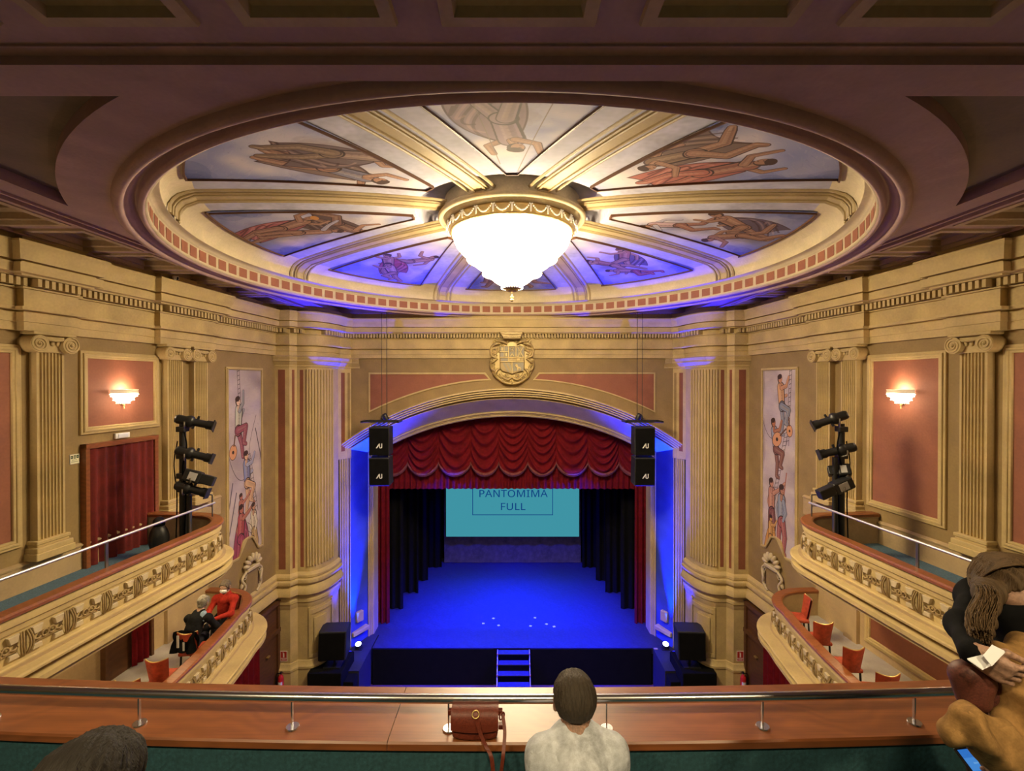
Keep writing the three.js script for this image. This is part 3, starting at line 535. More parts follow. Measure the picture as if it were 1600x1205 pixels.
// ---------------------------------------------------------------- chandelier
{
  const C = V(0, 0, -RC), root = thing('chandelier', 'huge glowing crystal bowl chandelier under the centre of the dome', 'chandelier', V(0, 11.7, -RC));
  const c = (pts, seg = 72) => lathe(pts, seg).translate(0, 0, -RC);
  obj('canopy', [c([[0.9, 13.63], [1.34, 13.6], [1.36, 13.33], [1.44, 13.30], [1.475, 13.25], [1.45, 13.20], [1.40, 13.19], [1.38, 13.23], [1.34, 13.24], [1.33, 13.185], [1.29, 13.15], [1.25, 13.16], [1.24, 13.2], [0.9, 13.22]])], M.cove, root);
  const crown = obj('crown_band', c([[1.26, 13.2], [1.25, 12.98], [1.23, 12.95], [1.18, 12.96]]), M.brass, root);
  obj('bowl', c([[1.17, 13.02], [1.18, 12.95], [1.165, 12.83], [1.11, 12.70], [1.0, 12.58], [0.90, 12.51], [0.88, 12.45], [0.86, 12.43], [0.80, 12.39], [0.71, 12.31], [0.61, 12.25], [0.57, 12.21], [0.55, 12.17], [0.45, 12.10], [0.33, 12.0], [0.24, 11.95], [0.2, 11.93], [0.19, 11.9], [0.02, 11.885]]), M.glow, root);
  // fringes of drops at each tier
  const drops = []; for (const [r, y, n, h] of [[1.185, 12.96, 120, 0.05], [0.90, 12.49, 90, 0.06], [0.585, 12.2, 60, 0.06], [0.21, 11.92, 26, 0.05]]) for (let k = 0; k < n; k++) { const a = k / n * 2 * PI; drops.push(T(new THREE.SphereGeometry(0.014, 6, 4), r * Math.sin(a), y - h / 2, -RC + r * Math.cos(a), 0, 0, 0, V(1, h / 0.028, 1))); }
  const dd = obj('crystal_drop', drops, M.glow, root); dd.userData.kind = 'stuff';
  const N = 24;
  for (let k = 0; k < N; k++) {
    const a0 = k / N * 2 * PI, a1 = (k + 1) / N * 2 * PI, p = (a, y, r = 1.285) => V(r * Math.sin(a), y, -RC + r * Math.cos(a)), g = [];
    for (let i = 0; i <= 14; i++) { const t = i / 14; g.push(new THREE.SphereGeometry(0.0165, 6, 5).translate(...p(lerp(a0, a1, t), 13.17 - 0.17 * (1 - (2 * t - 1) ** 2), 1.285 + 0.02 * Math.sin(t * PI)).toArray())); }
    obj('festoon', g, beadGlass, root);
    obj('pendant_drop', T(new THREE.SphereGeometry(0.02, 6, 5), ...p(a0, 13.06).toArray(), 0, 0, 0, V(1, 4, 1)), beadGlass, root);
  }
  obj('finial', [c([[0.22, 11.90], [0.21, 11.88], [0.10, 11.87], [0.12, 11.84], [0.09, 11.82], [0.02, 11.81]], 24), c([[0.006, 11.82], [0.006, 11.74], [0.035, 11.72], [0.04, 11.70], [0.02, 11.68], [0.045, 11.65], [0.03, 11.63], [0.001, 11.61]], 16)], M.brass, root);
  for (let k = 0; k < 8; k++) {
    const a = (k + 0.5) / 8 * 2 * PI, p = new THREE.PointLight(WARM, LAMP.omni, 0, 2); p.position.set(0.98 * Math.sin(a), 12.3, -RC + 0.98 * Math.cos(a)); p.castShadow = true; p.shadow.radius = 5; scene.add(p);
  }
  const sp = new THREE.SpotLight(WARM, LAMP.down, 0, PI / 2 * 0.97, 0.6, 2); sp.position.set(0, 11.5, -RC); sp.target.position.set(0, 0, -RC); sp.castShadow = true; sp.shadow.radius = 20; scene.add(sp, sp.target);
}
// ---------------------------------------------------------------- painted figures, shared by the dome panels and the ladder murals
function limb(c, pts, w0, w1, col) {                              // a tapering limb: outline, body colour, light side
  for (const [k, dx, cl] of [[1.22, 0.03, 'rgba(48,30,28,0.75)'], [1.0, 0, col], [0.5, 0.24, 'rgba(52,30,28,0.10)'], [0.36, -0.2, 'rgba(240,212,180,0.12)']]) {
    c.strokeStyle = cl; c.lineCap = c.lineJoin = 'round';
    for (let i = 1; i < pts.length; i++) {
      const n = 6; for (let j = 0; j < n; j++) { const t0 = j / n, t1 = (j + 1) / n, w = lerp(w0, w1, (i - 1 + t0) / (pts.length - 1)) * k; c.lineWidth = Math.max(0.008, w); c.beginPath(); c.moveTo(lerp(pts[i - 1][0], pts[i][0], t0) + dx * w, lerp(pts[i - 1][1], pts[i][1], t0)); c.lineTo(lerp(pts[i - 1][0], pts[i][0], t1) + dx * w, lerp(pts[i - 1][1], pts[i][1], t1)); c.stroke(); }
    }
  }
}
function figure(c, x, y, S, rot, f) {                             // f: joints in units of S, y down, hip at 0,0
  c.save(); c.translate(x, y); c.rotate(rot); c.scale(S * (f.flip ? -1 : 1), S);
  const sk = f.skin || '#a87858', top = f.top || sk, leg = f.leg || sk;
  if (f.cape) { c.fillStyle = f.cape; c.beginPath(); c.moveTo(...f.cp[0]); for (let i = 1; i < f.cp.length; i += 2) c.quadraticCurveTo(...f.cp[i], ...f.cp[(i + 1) % f.cp.length]); c.closePath(); c.fill(); c.strokeStyle = 'rgba(50,25,25,.7)'; c.lineWidth = 0.03; c.stroke(); for (let k = 0; k < 5; k++) { c.strokeStyle = k % 2 ? 'rgba(240,200,180,.25)' : 'rgba(40,15,15,.45)'; c.lineWidth = 0.05; c.beginPath(); c.moveTo(lerp(f.cp[0][0], f.cp[2][0], k / 5), lerp(f.cp[0][1], f.cp[2][1], k / 5)); c.quadraticCurveTo(f.cp[1][0], f.cp[1][1], lerp(f.cp[4]?.[0] ?? 0, f.cp[2][0], k / 6), lerp(f.cp[4]?.[1] ?? 0, f.cp[2][1], k / 6)); c.stroke(); } }
  limb(c, f.aB, 0.15, 0.1, f.sleeve || sk);
  limb(c, f.lB, 0.24, 0.12, leg);
  limb(c, [[0, 0], f.sh], 0.33, 0.40, top); limb(c, [[0, 0.02], [0.02, 0.0]], 0.36, 0.36, leg);
  limb(c, f.lF, 0.26, 0.13, leg);
  const [hx, hy] = f.hd;
  limb(c, [f.sh, f.hd], 0.14, 0.13, sk);
  c.fillStyle = 'rgba(45,28,26,.9)'; c.beginPath(); c.ellipse(hx, hy, 0.155, 0.18, 0, 0, 7); c.fill();
  c.fillStyle = sk; c.beginPath(); c.ellipse(hx + 0.03, hy + 0.02, 0.115, 0.14, 0, 0, 7); c.fill();
  c.fillStyle = f.hair || '#3a241c'; c.beginPath(); c.ellipse(hx - 0.02, hy - 0.09, 0.15, 0.1, -0.3, 0, 7); c.fill();
  c.fillStyle = 'rgba(45,28,26,.8)'; c.fillRect(hx + 0.04, hy - 0.01, 0.05, 0.02); c.fillRect(hx + 0.06, hy + 0.08, 0.05, 0.015);
  limb(c, f.aF, 0.16, 0.1, f.sleeve || sk);
  c.restore();
}
const POSE = {
  climb: { sh: [0.05, -0.75], hd: [0.0, -1.08], aF: [[0.1, -0.72], [0.32, -1.0], [0.34, -1.45]], aB: [[0, -0.7], [0.2, -0.5], [0.36, -0.75]], lF: [[0, 0], [0.5, -0.12], [0.36, 0.5], [0.5, 0.55]], lB: [[0, 0], [0.22, 0.5], [0.3, 1.0], [0.42, 1.02]] },
  cling: { sh: [-0.12, -0.72], hd: [-0.18, -1.05], aF: [[-0.05, -0.7], [0.25, -0.8], [0.38, -1.15]], aB: [[-0.15, -0.7], [0.05, -0.35], [0.3, -0.45]], lF: [[0, 0], [0.45, 0.12], [0.28, 0.62], [0.42, 0.68]], lB: [[0, 0], [0.1, 0.55], [0.05, 1.05], [0.2, 1.1]] },
  stand: { sh: [0, -0.78], hd: [0.02, -1.12], aF: [[0.12, -0.72], [0.25, -0.35], [0.1, -0.05]], aB: [[-0.1, -0.72], [-0.28, -0.4], [-0.15, -0.05]], lF: [[0.08, 0], [0.2, 0.5], [0.12, 1.05], [0.22, 1.1]], lB: [[-0.08, 0], [-0.15, 0.5], [-0.12, 1.05], [-0.02, 1.1]] },
  raise: { sh: [0, -0.78], hd: [-0.02, -1.12], aF: [[0.14, -0.74], [0.5, -0.95], [0.85, -1.25]], aB: [[-0.1, -0.72], [-0.22, -0.35], [-0.1, 0.0]], lF: [[0.08, 0], [0.16, 0.5], [0.1, 1.05], [0.2, 1.1]], lB: [[-0.08, 0], [-0.12, 0.5], [-0.15, 1.05], [-0.04, 1.1]] },
  fly: { sh: [0.05, -0.78], hd: [0.1, -1.08], aF: [[0.12, -0.75], [0.45, -0.95], [0.5, -1.4]], aB: [[-0.05, -0.75], [-0.35, -0.95], [-0.3, -1.3]], lF: [[0.05, 0], [0.2, 0.55], [0.05, 1.1], [0.08, 1.22]], lB: [[-0.05, 0], [-0.25, 0.5], [-0.3, 1.05], [-0.3, 1.18]] },
  twist: { sh: [-0.2, -0.7], hd: [-0.1, -1.0], aF: [[-0.1, -0.7], [0.3, -0.65], [0.62, -0.95]], aB: [[-0.3, -0.65], [-0.55, -0.3], [-0.45, 0.1]], lF: [[0, 0], [0.48, 0.3], [0.4, 0.9], [0.5, 1.0]], lB: [[-0.05, 0.05], [0.0, 0.6], [-0.35, 0.95], [-0.45, 1.05]] },
};
const capeA = [[0.25, -0.7], [0.75, 0.0], [0.45, 1.3], [0.0, 0.9], [-0.45, 1.1], [-0.5, 0.1], [-0.2, -0.7]];
const capeB = [[-0.2, -0.75], [-0.9, -0.2], [-0.7, 0.8], [-0.2, 0.5], [0.3, 0.9], [0.5, 0.2], [0.2, -0.6]];
function clouds(c, w, h, base, cols, n, big) {
  c.fillStyle = base; c.fillRect(0, 0, w, h);
  for (let i = 0; i < n; i++) {
    const x = rr(0, w), y = rr(0, h), r = rr(0.03, big) * w, a = rr(-0.6, 0.6);
    const g = c.createRadialGradient(0, 0, 0, 0, 0, r), col = cols[Math.floor(rnd() * cols.length)];
    g.addColorStop(0, `rgba(${col},${rr(0.10, 0.3)})`); g.addColorStop(1, `rgba(${col},0)`);
    c.save(); c.translate(x, y); c.rotate(a); c.scale(1, rr(0.3, 0.7)); c.fillStyle = g; c.fillRect(-r, -r, 2 * r, 2 * r); c.restore();
  }
  for (let i = 0; i < n * 5; i++) { c.strokeStyle = `rgba(${cols[Math.floor(rnd() * cols.length)]},${rr(0.05, 0.16)})`; c.lineWidth = rr(1, 5); const x = rr(0, w), y = rr(0, h), l = rr(8, 40); c.beginPath(); c.moveTo(x, y); c.lineTo(x + l, y + rr(-10, 10)); c.stroke(); }
}
// ---------------------------------------------------------------- dome paintings
{
  const sky = ['104,118,165', '178,172,186', '206,194,186', '80,92,142', '150,146,170'];
  const looks = [
    [['fly', .45, .55, 130, .1, { cape: 'rgba(120,96,104,.9)', cp: capeB, top: '#86707a', leg: '#8a7478' }], [['line', .44, .12, .34, .75], ['line', .53, .04, .66, .7]]],
    [['fly', .66, .5, 125, 3.05, { cape: 'rgba(150,84,74,.95)', cp: capeA, top: '#8a5a4c', leg: '#9a5c50' }], ['twist', .34, .56, 120, .25, { cape: 'rgba(104,84,76,.95)', cp: capeB, top: '#77604f' }]],
    [['twist', .55, .42, 95, .5, { top: '#a58a90', leg: '#84584a', sleeve: '#9b98ac' }], ['cling', .42, .74, 110, -.4, { cape: 'rgba(80,68,84,.9)', cp: capeB }], ['twist', .6, .8, 100, .9, {}]],
    [['twist', .42, .55, 95, -.3, { top: '#8a5d50', cape: 'rgba(70,60,84,.85)', cp: capeB }], ['fly', .6, .62, 95, .5, { top: '#7b5148' }], ['cling', .5, .8, 90, 1.2, { leg: '#8a4640' }]],
    [['twist', .3, .7, 100, .6, {}], ['cling', .66, .72, 105, -.5, { leg: '#7a5a50' }]],
    [['twist', .45, .55, 95, -.4, { leg: '#8b6a5d' }], ['fly', .58, .7, 95, .5, { cape: 'rgba(140,50,58,.8)', cp: capeB }], ['cling', .42, .82, 90, .9, { top: '#a17e72' }]],
    [['twist', .5, .45, 100, -.9, { cape: 'rgba(74,58,56,.95)', cp: capeB, top: '#6a4f44', leg: '#6f5144' }], ['fly', .55, .76, 105, .3, { cape: 'rgba(150,80,80,.9)', cp: capeA, hair: '#b07a3c' }], ['raise', .4, .7, 95, -.2, { sleeve: '#9795a8' }]],
    [['fly', .44, .5, 125, -.15, { cape: 'rgba(112,92,84,.95)', cp: capeA, top: '#6d6a7c' }], ['fly', .66, .55, 120, .35, { cape: 'rgba(96,80,82,.95)', cp: capeB, top: '#7d6860', leg: '#75604f' }]],
  ];
  const what = ['robed figure holding two long lines, nearest the camera', 'red-robed and brown-robed flying figures, upper left of the lamp', 'reaching figure and crouching pair, left of the lamp', 'tangled flying group under blue light, lower left of the lamp', 'figures mostly hidden behind the lamp', 'small red and brown flying group, lower right of the lamp', 'leaning figure and red-cloaked pair, right of the lamp', 'two grey-brown robed flying figures, upper right of the lamp'];
  for (let k = 0; k < 8; k++) {
    const W = 640, H = 760, tex = canvasTex(W, H, (c) => {
      clouds(c, W, H, '#7f86ae', sky, 200, 0.3);
      for (let i = 0; i < 70; i++) { const x = rr(0.22, 0.78) * W, y = rr(0.05, 0.85) * H, r = rr(30, 110), gr = c.createRadialGradient(x, y, 0, x, y, r); gr.addColorStop(0, 'rgba(222,208,196,.30)'); gr.addColorStop(1, 'rgba(222,208,196,0)'); c.fillStyle = gr; c.fillRect(x - r, y - r, 2 * r, 2 * r); }
      for (let i = 0; i < 60; i++) { const x = rnd() < 0.5 ? rr(0, 0.15) : rr(0.85, 1), y = rr(0.4, 1); c.fillStyle = `rgba(56,68,120,${rr(0.08, 0.24)})`; c.beginPath(); c.ellipse(x * W, y * H, rr(20, 90), rr(20, 60), rr(0, 3), 0, 7); c.fill(); }
      const items = looks[k].flatMap((it) => (Array.isArray(it[0]) ? it : [it]));
      for (const it of items) {
        if (it[0] === 'line') { c.strokeStyle = 'rgba(110,96,88,.9)'; c.lineWidth = 3; c.beginPath(); c.moveTo(it[1] * W, it[2] * H); c.lineTo(it[3] * W, it[4] * H); c.stroke(); continue; }
        const [pose, x, y, S, rot, o] = it;
        for (let q = 0; q < 10; q++) { c.fillStyle = 'rgba(92,74,78,.07)'; c.beginPath(); c.ellipse(x * W + rr(-50, 50), y * H + rr(-60, 90), rr(50, 120), rr(30, 80), rr(0, 3), 0, 7); c.fill(); }
        figure(c, lerp(0.5, x, 0.8) * W, y * H, S * (k > 1 && k < 7 ? 1.55 : 1.4), rot, { skin: '#8f6a56', ...POSE[pose], ...o });
      }
      for (let i = 0; i < 500; i++) { c.strokeStyle = `rgba(${['230,220,205', '60,58,90', '120,100,95'][i % 3]},.10)`; c.lineWidth = rr(1, 3); const x = rr(0, W), y = rr(0, H); c.beginPath(); c.moveTo(x, y); c.lineTo(x + rr(-22, 22), y + rr(-8, 8)); c.stroke(); }
    });
    const a = k * PI / 4, ct = Math.cos(a), st = Math.sin(a), root = thing('dome_painting', `wedge-shaped dome painting with ${what[k]}`, 'painting', V(0, 12.6, -RC).add(V(3.6 * st, 0, 3.6 * ct)), null);
    // t: sideways, r: out from the centre; tip at r = 2.0, outer edge an arc at r = 5.42
    const half = (r) => lerp(0.09, 1.43, (r - 2.0) / 3.42), P = (t, r, h) => { const q = Math.hypot(r, t); return V(r * st + t * ct, domeY(q) - h, -RC + r * ct - t * st); };
    const outer = (u) => { const A = Math.asin(1.43 / 5.42), an = lerp(-A, A, u); return [5.42 * Math.sin(an), 5.42 * Math.cos(an)]; };
    const rows = [], uv = [], nu = 12, nv = 24;
    for (let i = 0; i <= nu; i++) { const col = []; for (let j = 0; j <= nv; j++) { const [ot, orr] = outer(i / nu), it = lerp(-0.09, 0.09, i / nu), v = 1 - j / nv, t = lerp(it, ot, v), r = lerp(2.0, orr, v); col.push(Object.assign(P(t, r, 0.02), { uv: [0.5 + t / 2.95, 1 - (r - 1.95) / 3.5] })); } rows.push(col); }
    const g = quads(rows, 0);
    for (let i = 0; i < nu; i++) for (let j = 0; j < nv; j++) { const A = rows[i][j].uv, B = rows[i + 1][j].uv, C = rows[i + 1][j + 1].uv, Dd = rows[i][j + 1].uv; uv.push(...A, ...B, ...C, ...A, ...C, ...Dd); }
    g.setAttribute('uv', new THREE.BufferAttribute(new Float32Array(uv), 2));
    obj('painted_panel', g, mat(0xffffff, { map: tex, roughness: 0.8, box: false }), root);
    const edge = []; for (let j = 0; j <= 24; j++) { const r = lerp(2.0, outer(0)[1], j / 24); edge.push([-half(r) * 1, r]); } for (let i = 1; i <= 12; i++) edge.push(outer(i / 12)); for (let j = 24; j >= 0; j--) { const r = lerp(2.0, outer(1)[1], j / 24); edge.push([half(r), r]); } edge.push(edge[0]);
    const fr = edge.map(([t, r]) => { const cx = 0, cr = 4.0, l = Math.hypot(t - cx, r - cr), ux = (t - cx) / l, ur = (r - cr) / l; return [P(t + ux * 0.03, r + ur * 0.03, 0), P(t + ux * 0.03, r + ur * 0.03, 0.05), P(t, r, 0.05), P(t - ux * 0.0, r - ur * 0.0, 0.015)]; });
    obj('frame', quads(fr, 0.4), M.darkwood, root);  // dark strip painted in for the shadow along the recessed panel edge
  }
}
// ---------------------------------------------------------------- ladder murals on the side walls
both((s) => {
  const left = s < 0;
  const tex = canvasTex(420, 1280, (c, W, H) => {
    clouds(c, W, H, '#b9abac', ['200,190,184', '226,212,190', '150,140,170', '176,160,176', '120,104,104'], 240, 0.5);
    for (let i = 0; i < 90; i++) { c.fillStyle = `rgba(84,62,56,${rr(0.03, 0.10)})`; const e = rnd(); c.beginPath(); c.ellipse(e < 0.5 ? rr(-10, 30) : rr(390, 430), rr(0, H), rr(10, 34), rr(30, 110), 0, 0, 7); c.fill(); }
    const rope = (pts, w = 4) => { c.strokeStyle = 'rgba(62,50,56,.9)'; c.lineWidth = w; c.beginPath(); c.moveTo(...pts[0]); for (let i = 1; i < pts.length - 1; i++) c.quadraticCurveTo(...pts[i], (pts[i][0] + pts[i + 1][0]) / 2, (pts[i][1] + pts[i + 1][1]) / 2); c.lineTo(...pts[pts.length - 1]); c.stroke(); };
    const ladder = (x0, y0, x1, y1, w, n) => { rope([[x0, y0], [x1, y1]]); rope([[x0 + w, y0], [x1 + w, y1]]); for (let k = 0; k < n; k++) { const t = k / n; rope([[lerp(x0, x1, t), lerp(y0, y1, t)], [lerp(x0, x1, t) + w, lerp(y0, y1, t) - 8]], 4); } };
    const fig = (x, y, S, r, p, o) => figure(c, lerp(210, x, 0.82), y, S * 1.38, r, { ...POSE[p], ...o });
    const guitar = (x, y, r, rot) => { c.save(); c.translate(x, y); c.rotate(rot); c.fillStyle = '#3f2a22'; c.beginPath(); c.ellipse(0, 0, r + 4, r * 1.25 + 4, 0, 0, 7); c.fill(); c.fillStyle = '#c99068'; c.beginPath(); c.ellipse(0, 0, r, r * 1.25, 0, 0, 7); c.fill(); c.fillStyle = '#2a1a14'; c.beginPath(); c.arc(0, 0, r * 0.3, 0, 7); c.fill(); c.fillStyle = '#5a3a28'; c.fillRect(-6, -r * 3, 12, r * 2); c.restore(); };
    if (left) {
      ladder(120, 0, 150, 470, 24, 16); rope([[340, 330], [250, 520], [260, 640]]); rope([[330, 420], [400, 640]], 8); rope([[20, 560], [90, 760], [260, 760]]);
      ladder(240, 600, 330, 1010, 30, 12); c.strokeStyle = 'rgba(70,58,76,.9)'; c.lineWidth = 9; c.beginPath(); c.moveTo(70, 760); c.lineTo(5, 1020); c.moveTo(110, 830); c.lineTo(30, 1100); c.stroke();
      fig(110, 420, 130, 0.0, 'climb', { top: '#b9bcae', sleeve: '#8a8f98', leg: '#8e4a5a', skin: '#d8b79c' }); guitar(75, 560, 38, 0.2);
      fig(235, 790, 130, 0.1, 'cling', { top: '#7d84ac', sleeve: '#9aa0c0', leg: '#c9a27c', skin: '#d0a888' });
      fig(150, 1010, 92, 0.0, 'raise', { skin: '#b06a5a', leg: '#7c3b40' });
      fig(140, 1150, 128, 0.05, 'raise', { skin: '#ad6a58', top: '#a84a4a', leg: '#9a3f58', cape: 'rgba(140,58,80,.95)', cp: capeA });
      fig(330, 1140, 112, -0.05, 'stand', { top: '#c9c0a0', sleeve: '#d8d0b4', leg: '#b89a60', skin: '#b8896a' });
      rope([[230, 1060], [300, 1100], [290, 1160], [240, 1120]], 4);
    } else {
      ladder(330, 0, 300, 520, 22, 18); ladder(270, 470, 110, 1000, 34, 18); rope([[0, 330], [60, 480], [190, 500], [300, 430]]); c.strokeStyle = 'rgba(150,84,66,.95)'; c.lineWidth = 10; c.beginPath(); c.moveTo(300, 700); c.lineTo(255, 960); c.stroke();
      fig(250, 260, 125, 0.05, 'cling', { top: '#c99a6c', leg: '#7d8494', skin: '#c08a66' }); guitar(330, 420, 30, -0.1);
      fig(170, 560, 125, 0.0, 'cling', { top: '#8c93a6', leg: '#7a4f48', skin: '#a86a4c' }); guitar(190, 490, 44, 0.9);
      fig(110, 1000, 130, 0, 'raise', { skin: '#b9836c', leg: '#7c4a48' }); fig(250, 1040, 140, 0, 'stand', { top: '#8793a8', sleeve: '#8793a8', leg: '#a05a58', skin: '#a8765c' });
      c.fillStyle = 'rgba(40,40,120,.85)'; c.fillRect(150, 1170, 90, 80);
      fig(95, 1180, 90, 0.2, 'cling', { skin: '#c8964e', leg: '#c8964e', cape: 'rgba(196,142,70,.95)', cp: capeA });
    }
    for (let i = 0; i < 500; i++) { c.strokeStyle = `rgba(${['235,225,210', '90,70,90', '150,120,110'][i % 3]},.10)`; c.lineWidth = rr(1, 3); const x = rr(0, W), y = rr(0, H); c.beginPath(); c.moveTo(x, y); c.lineTo(x + rr(-6, 6), y + rr(-26, 26)); c.stroke(); }
  });
  const root = thing('wall_mural', left ? 'tall painting of climbers on rope ladders on the doorway side' : 'tall painting of climbers with guitars on the side without a doorway', 'painting', Lp(12.45, 5.4, 0));
  const d0 = 11.72, d1 = 13.22, y0 = 5.42, y1 = 10.38, bump = (t) => y0 + 0.30 * sst(0.28, 0.42, t) * (1 - sst(0.72, 0.86, t)) + 0.10 * Math.sin(PI * clamp((t - 0.3) / 0.5, 0, 1));
  const edge = (k) => { const p = []; for (let i = 0; i <= 24; i++) { const t = i / 24; p.push([lerp(d0 + k, d1 - k, t) / ca, bump(t) + k]); } return [...p, [(d1 - k) / ca, y1 - k], [(d0 + k) / ca, y1 - k]]; };
  const im = extr(poly(edge(0.06)), 0.012);
  const pp = im.attributes.position, uv = new Float32Array(pp.count * 2);
  for (let i = 0; i < pp.count; i++) { const u = (pp.getX(i) * ca - d0) / (d1 - d0), v = (pp.getY(i) - y0) / (y1 - y0); uv[i * 2] = MIR ? 1 - u : u; uv[i * 2 + 1] = v; }
  im.setAttribute('uv', new THREE.BufferAttribute(uv, 2));
  obj('painted_panel', L(im), mat(0xffffff, { map: tex, roughness: 0.75, box: false }), root);
  obj('frame', [L(extr(ringShape(edge(0), edge(0.035)), 0.03, 0.008)), L(extr(ringShape(edge(0.03), edge(0.065)), 0.045, 0.008))], M.cream, root);
  // carved shield below the mural
  const X = 12.65 / ca, Y = 4.36, ct = thing('cartouche', `carved plaster shield with scrolls under the ${left ? 'doorway-side' : 'other'} ladder mural`, 'carving', Lp(12.65, Y, 0));
  obj('shield', L(extr(poly([[X - 0.26, Y + 0.1], [X - 0.2, Y], [X + 0.2, Y], [X + 0.27, Y + 0.1], [X + 0.25, Y + 0.58], [X, Y + 0.66], [X - 0.25, Y + 0.58]]), 0.05, 0.02, 2)), M.field, ct);
  const cr = []; for (let k = 0; k < 7; k++) { const a = lerp(0.25, PI - 0.25, k / 6); cr.push(L(T(new THREE.SphereGeometry(0.075, 10, 8), X + 0.27 * Math.cos(a), Y + 0.72 + 0.24 * Math.sin(a), 0.09, 0, 0, a - PI / 2, V(0.75, 1.5, 0.9)))); }
  cr.push(L(rbox(X - 0.26, X + 0.26, Y + 0.62, Y + 0.72, 0, 0.14, 0.03)));
  obj('shell', cr, M.pale, ct);
  for (const e of [-1, 1]) obj('scroll', [L(spiral(X + e * 0.33, Y + 0.55, 0.1, 1.6, 0.08, e)), L(spiral(X + e * 0.30, Y + 0.08, 0.08, 1.6, 0.07, -e)), L(tube([V(X + e * 0.25, Y + 0.66, 0.08), V(X + e * 0.42, Y + 0.5, 0.07), V(X + e * 0.33, Y + 0.3, 0.1), V(X + e * 0.37, Y + 0.12, 0.07), V(X + e * 0.2, Y - 0.03, 0.06)], 0.035, 20, 7)), L(T(new THREE.SphereGeometry(0.06, 8, 6), X + e * 0.4, Y + 0.35, 0.05, 0, 0, 0.4 * e, V(0.8, 1.6, 0.8)))], M.pale, ct);
});
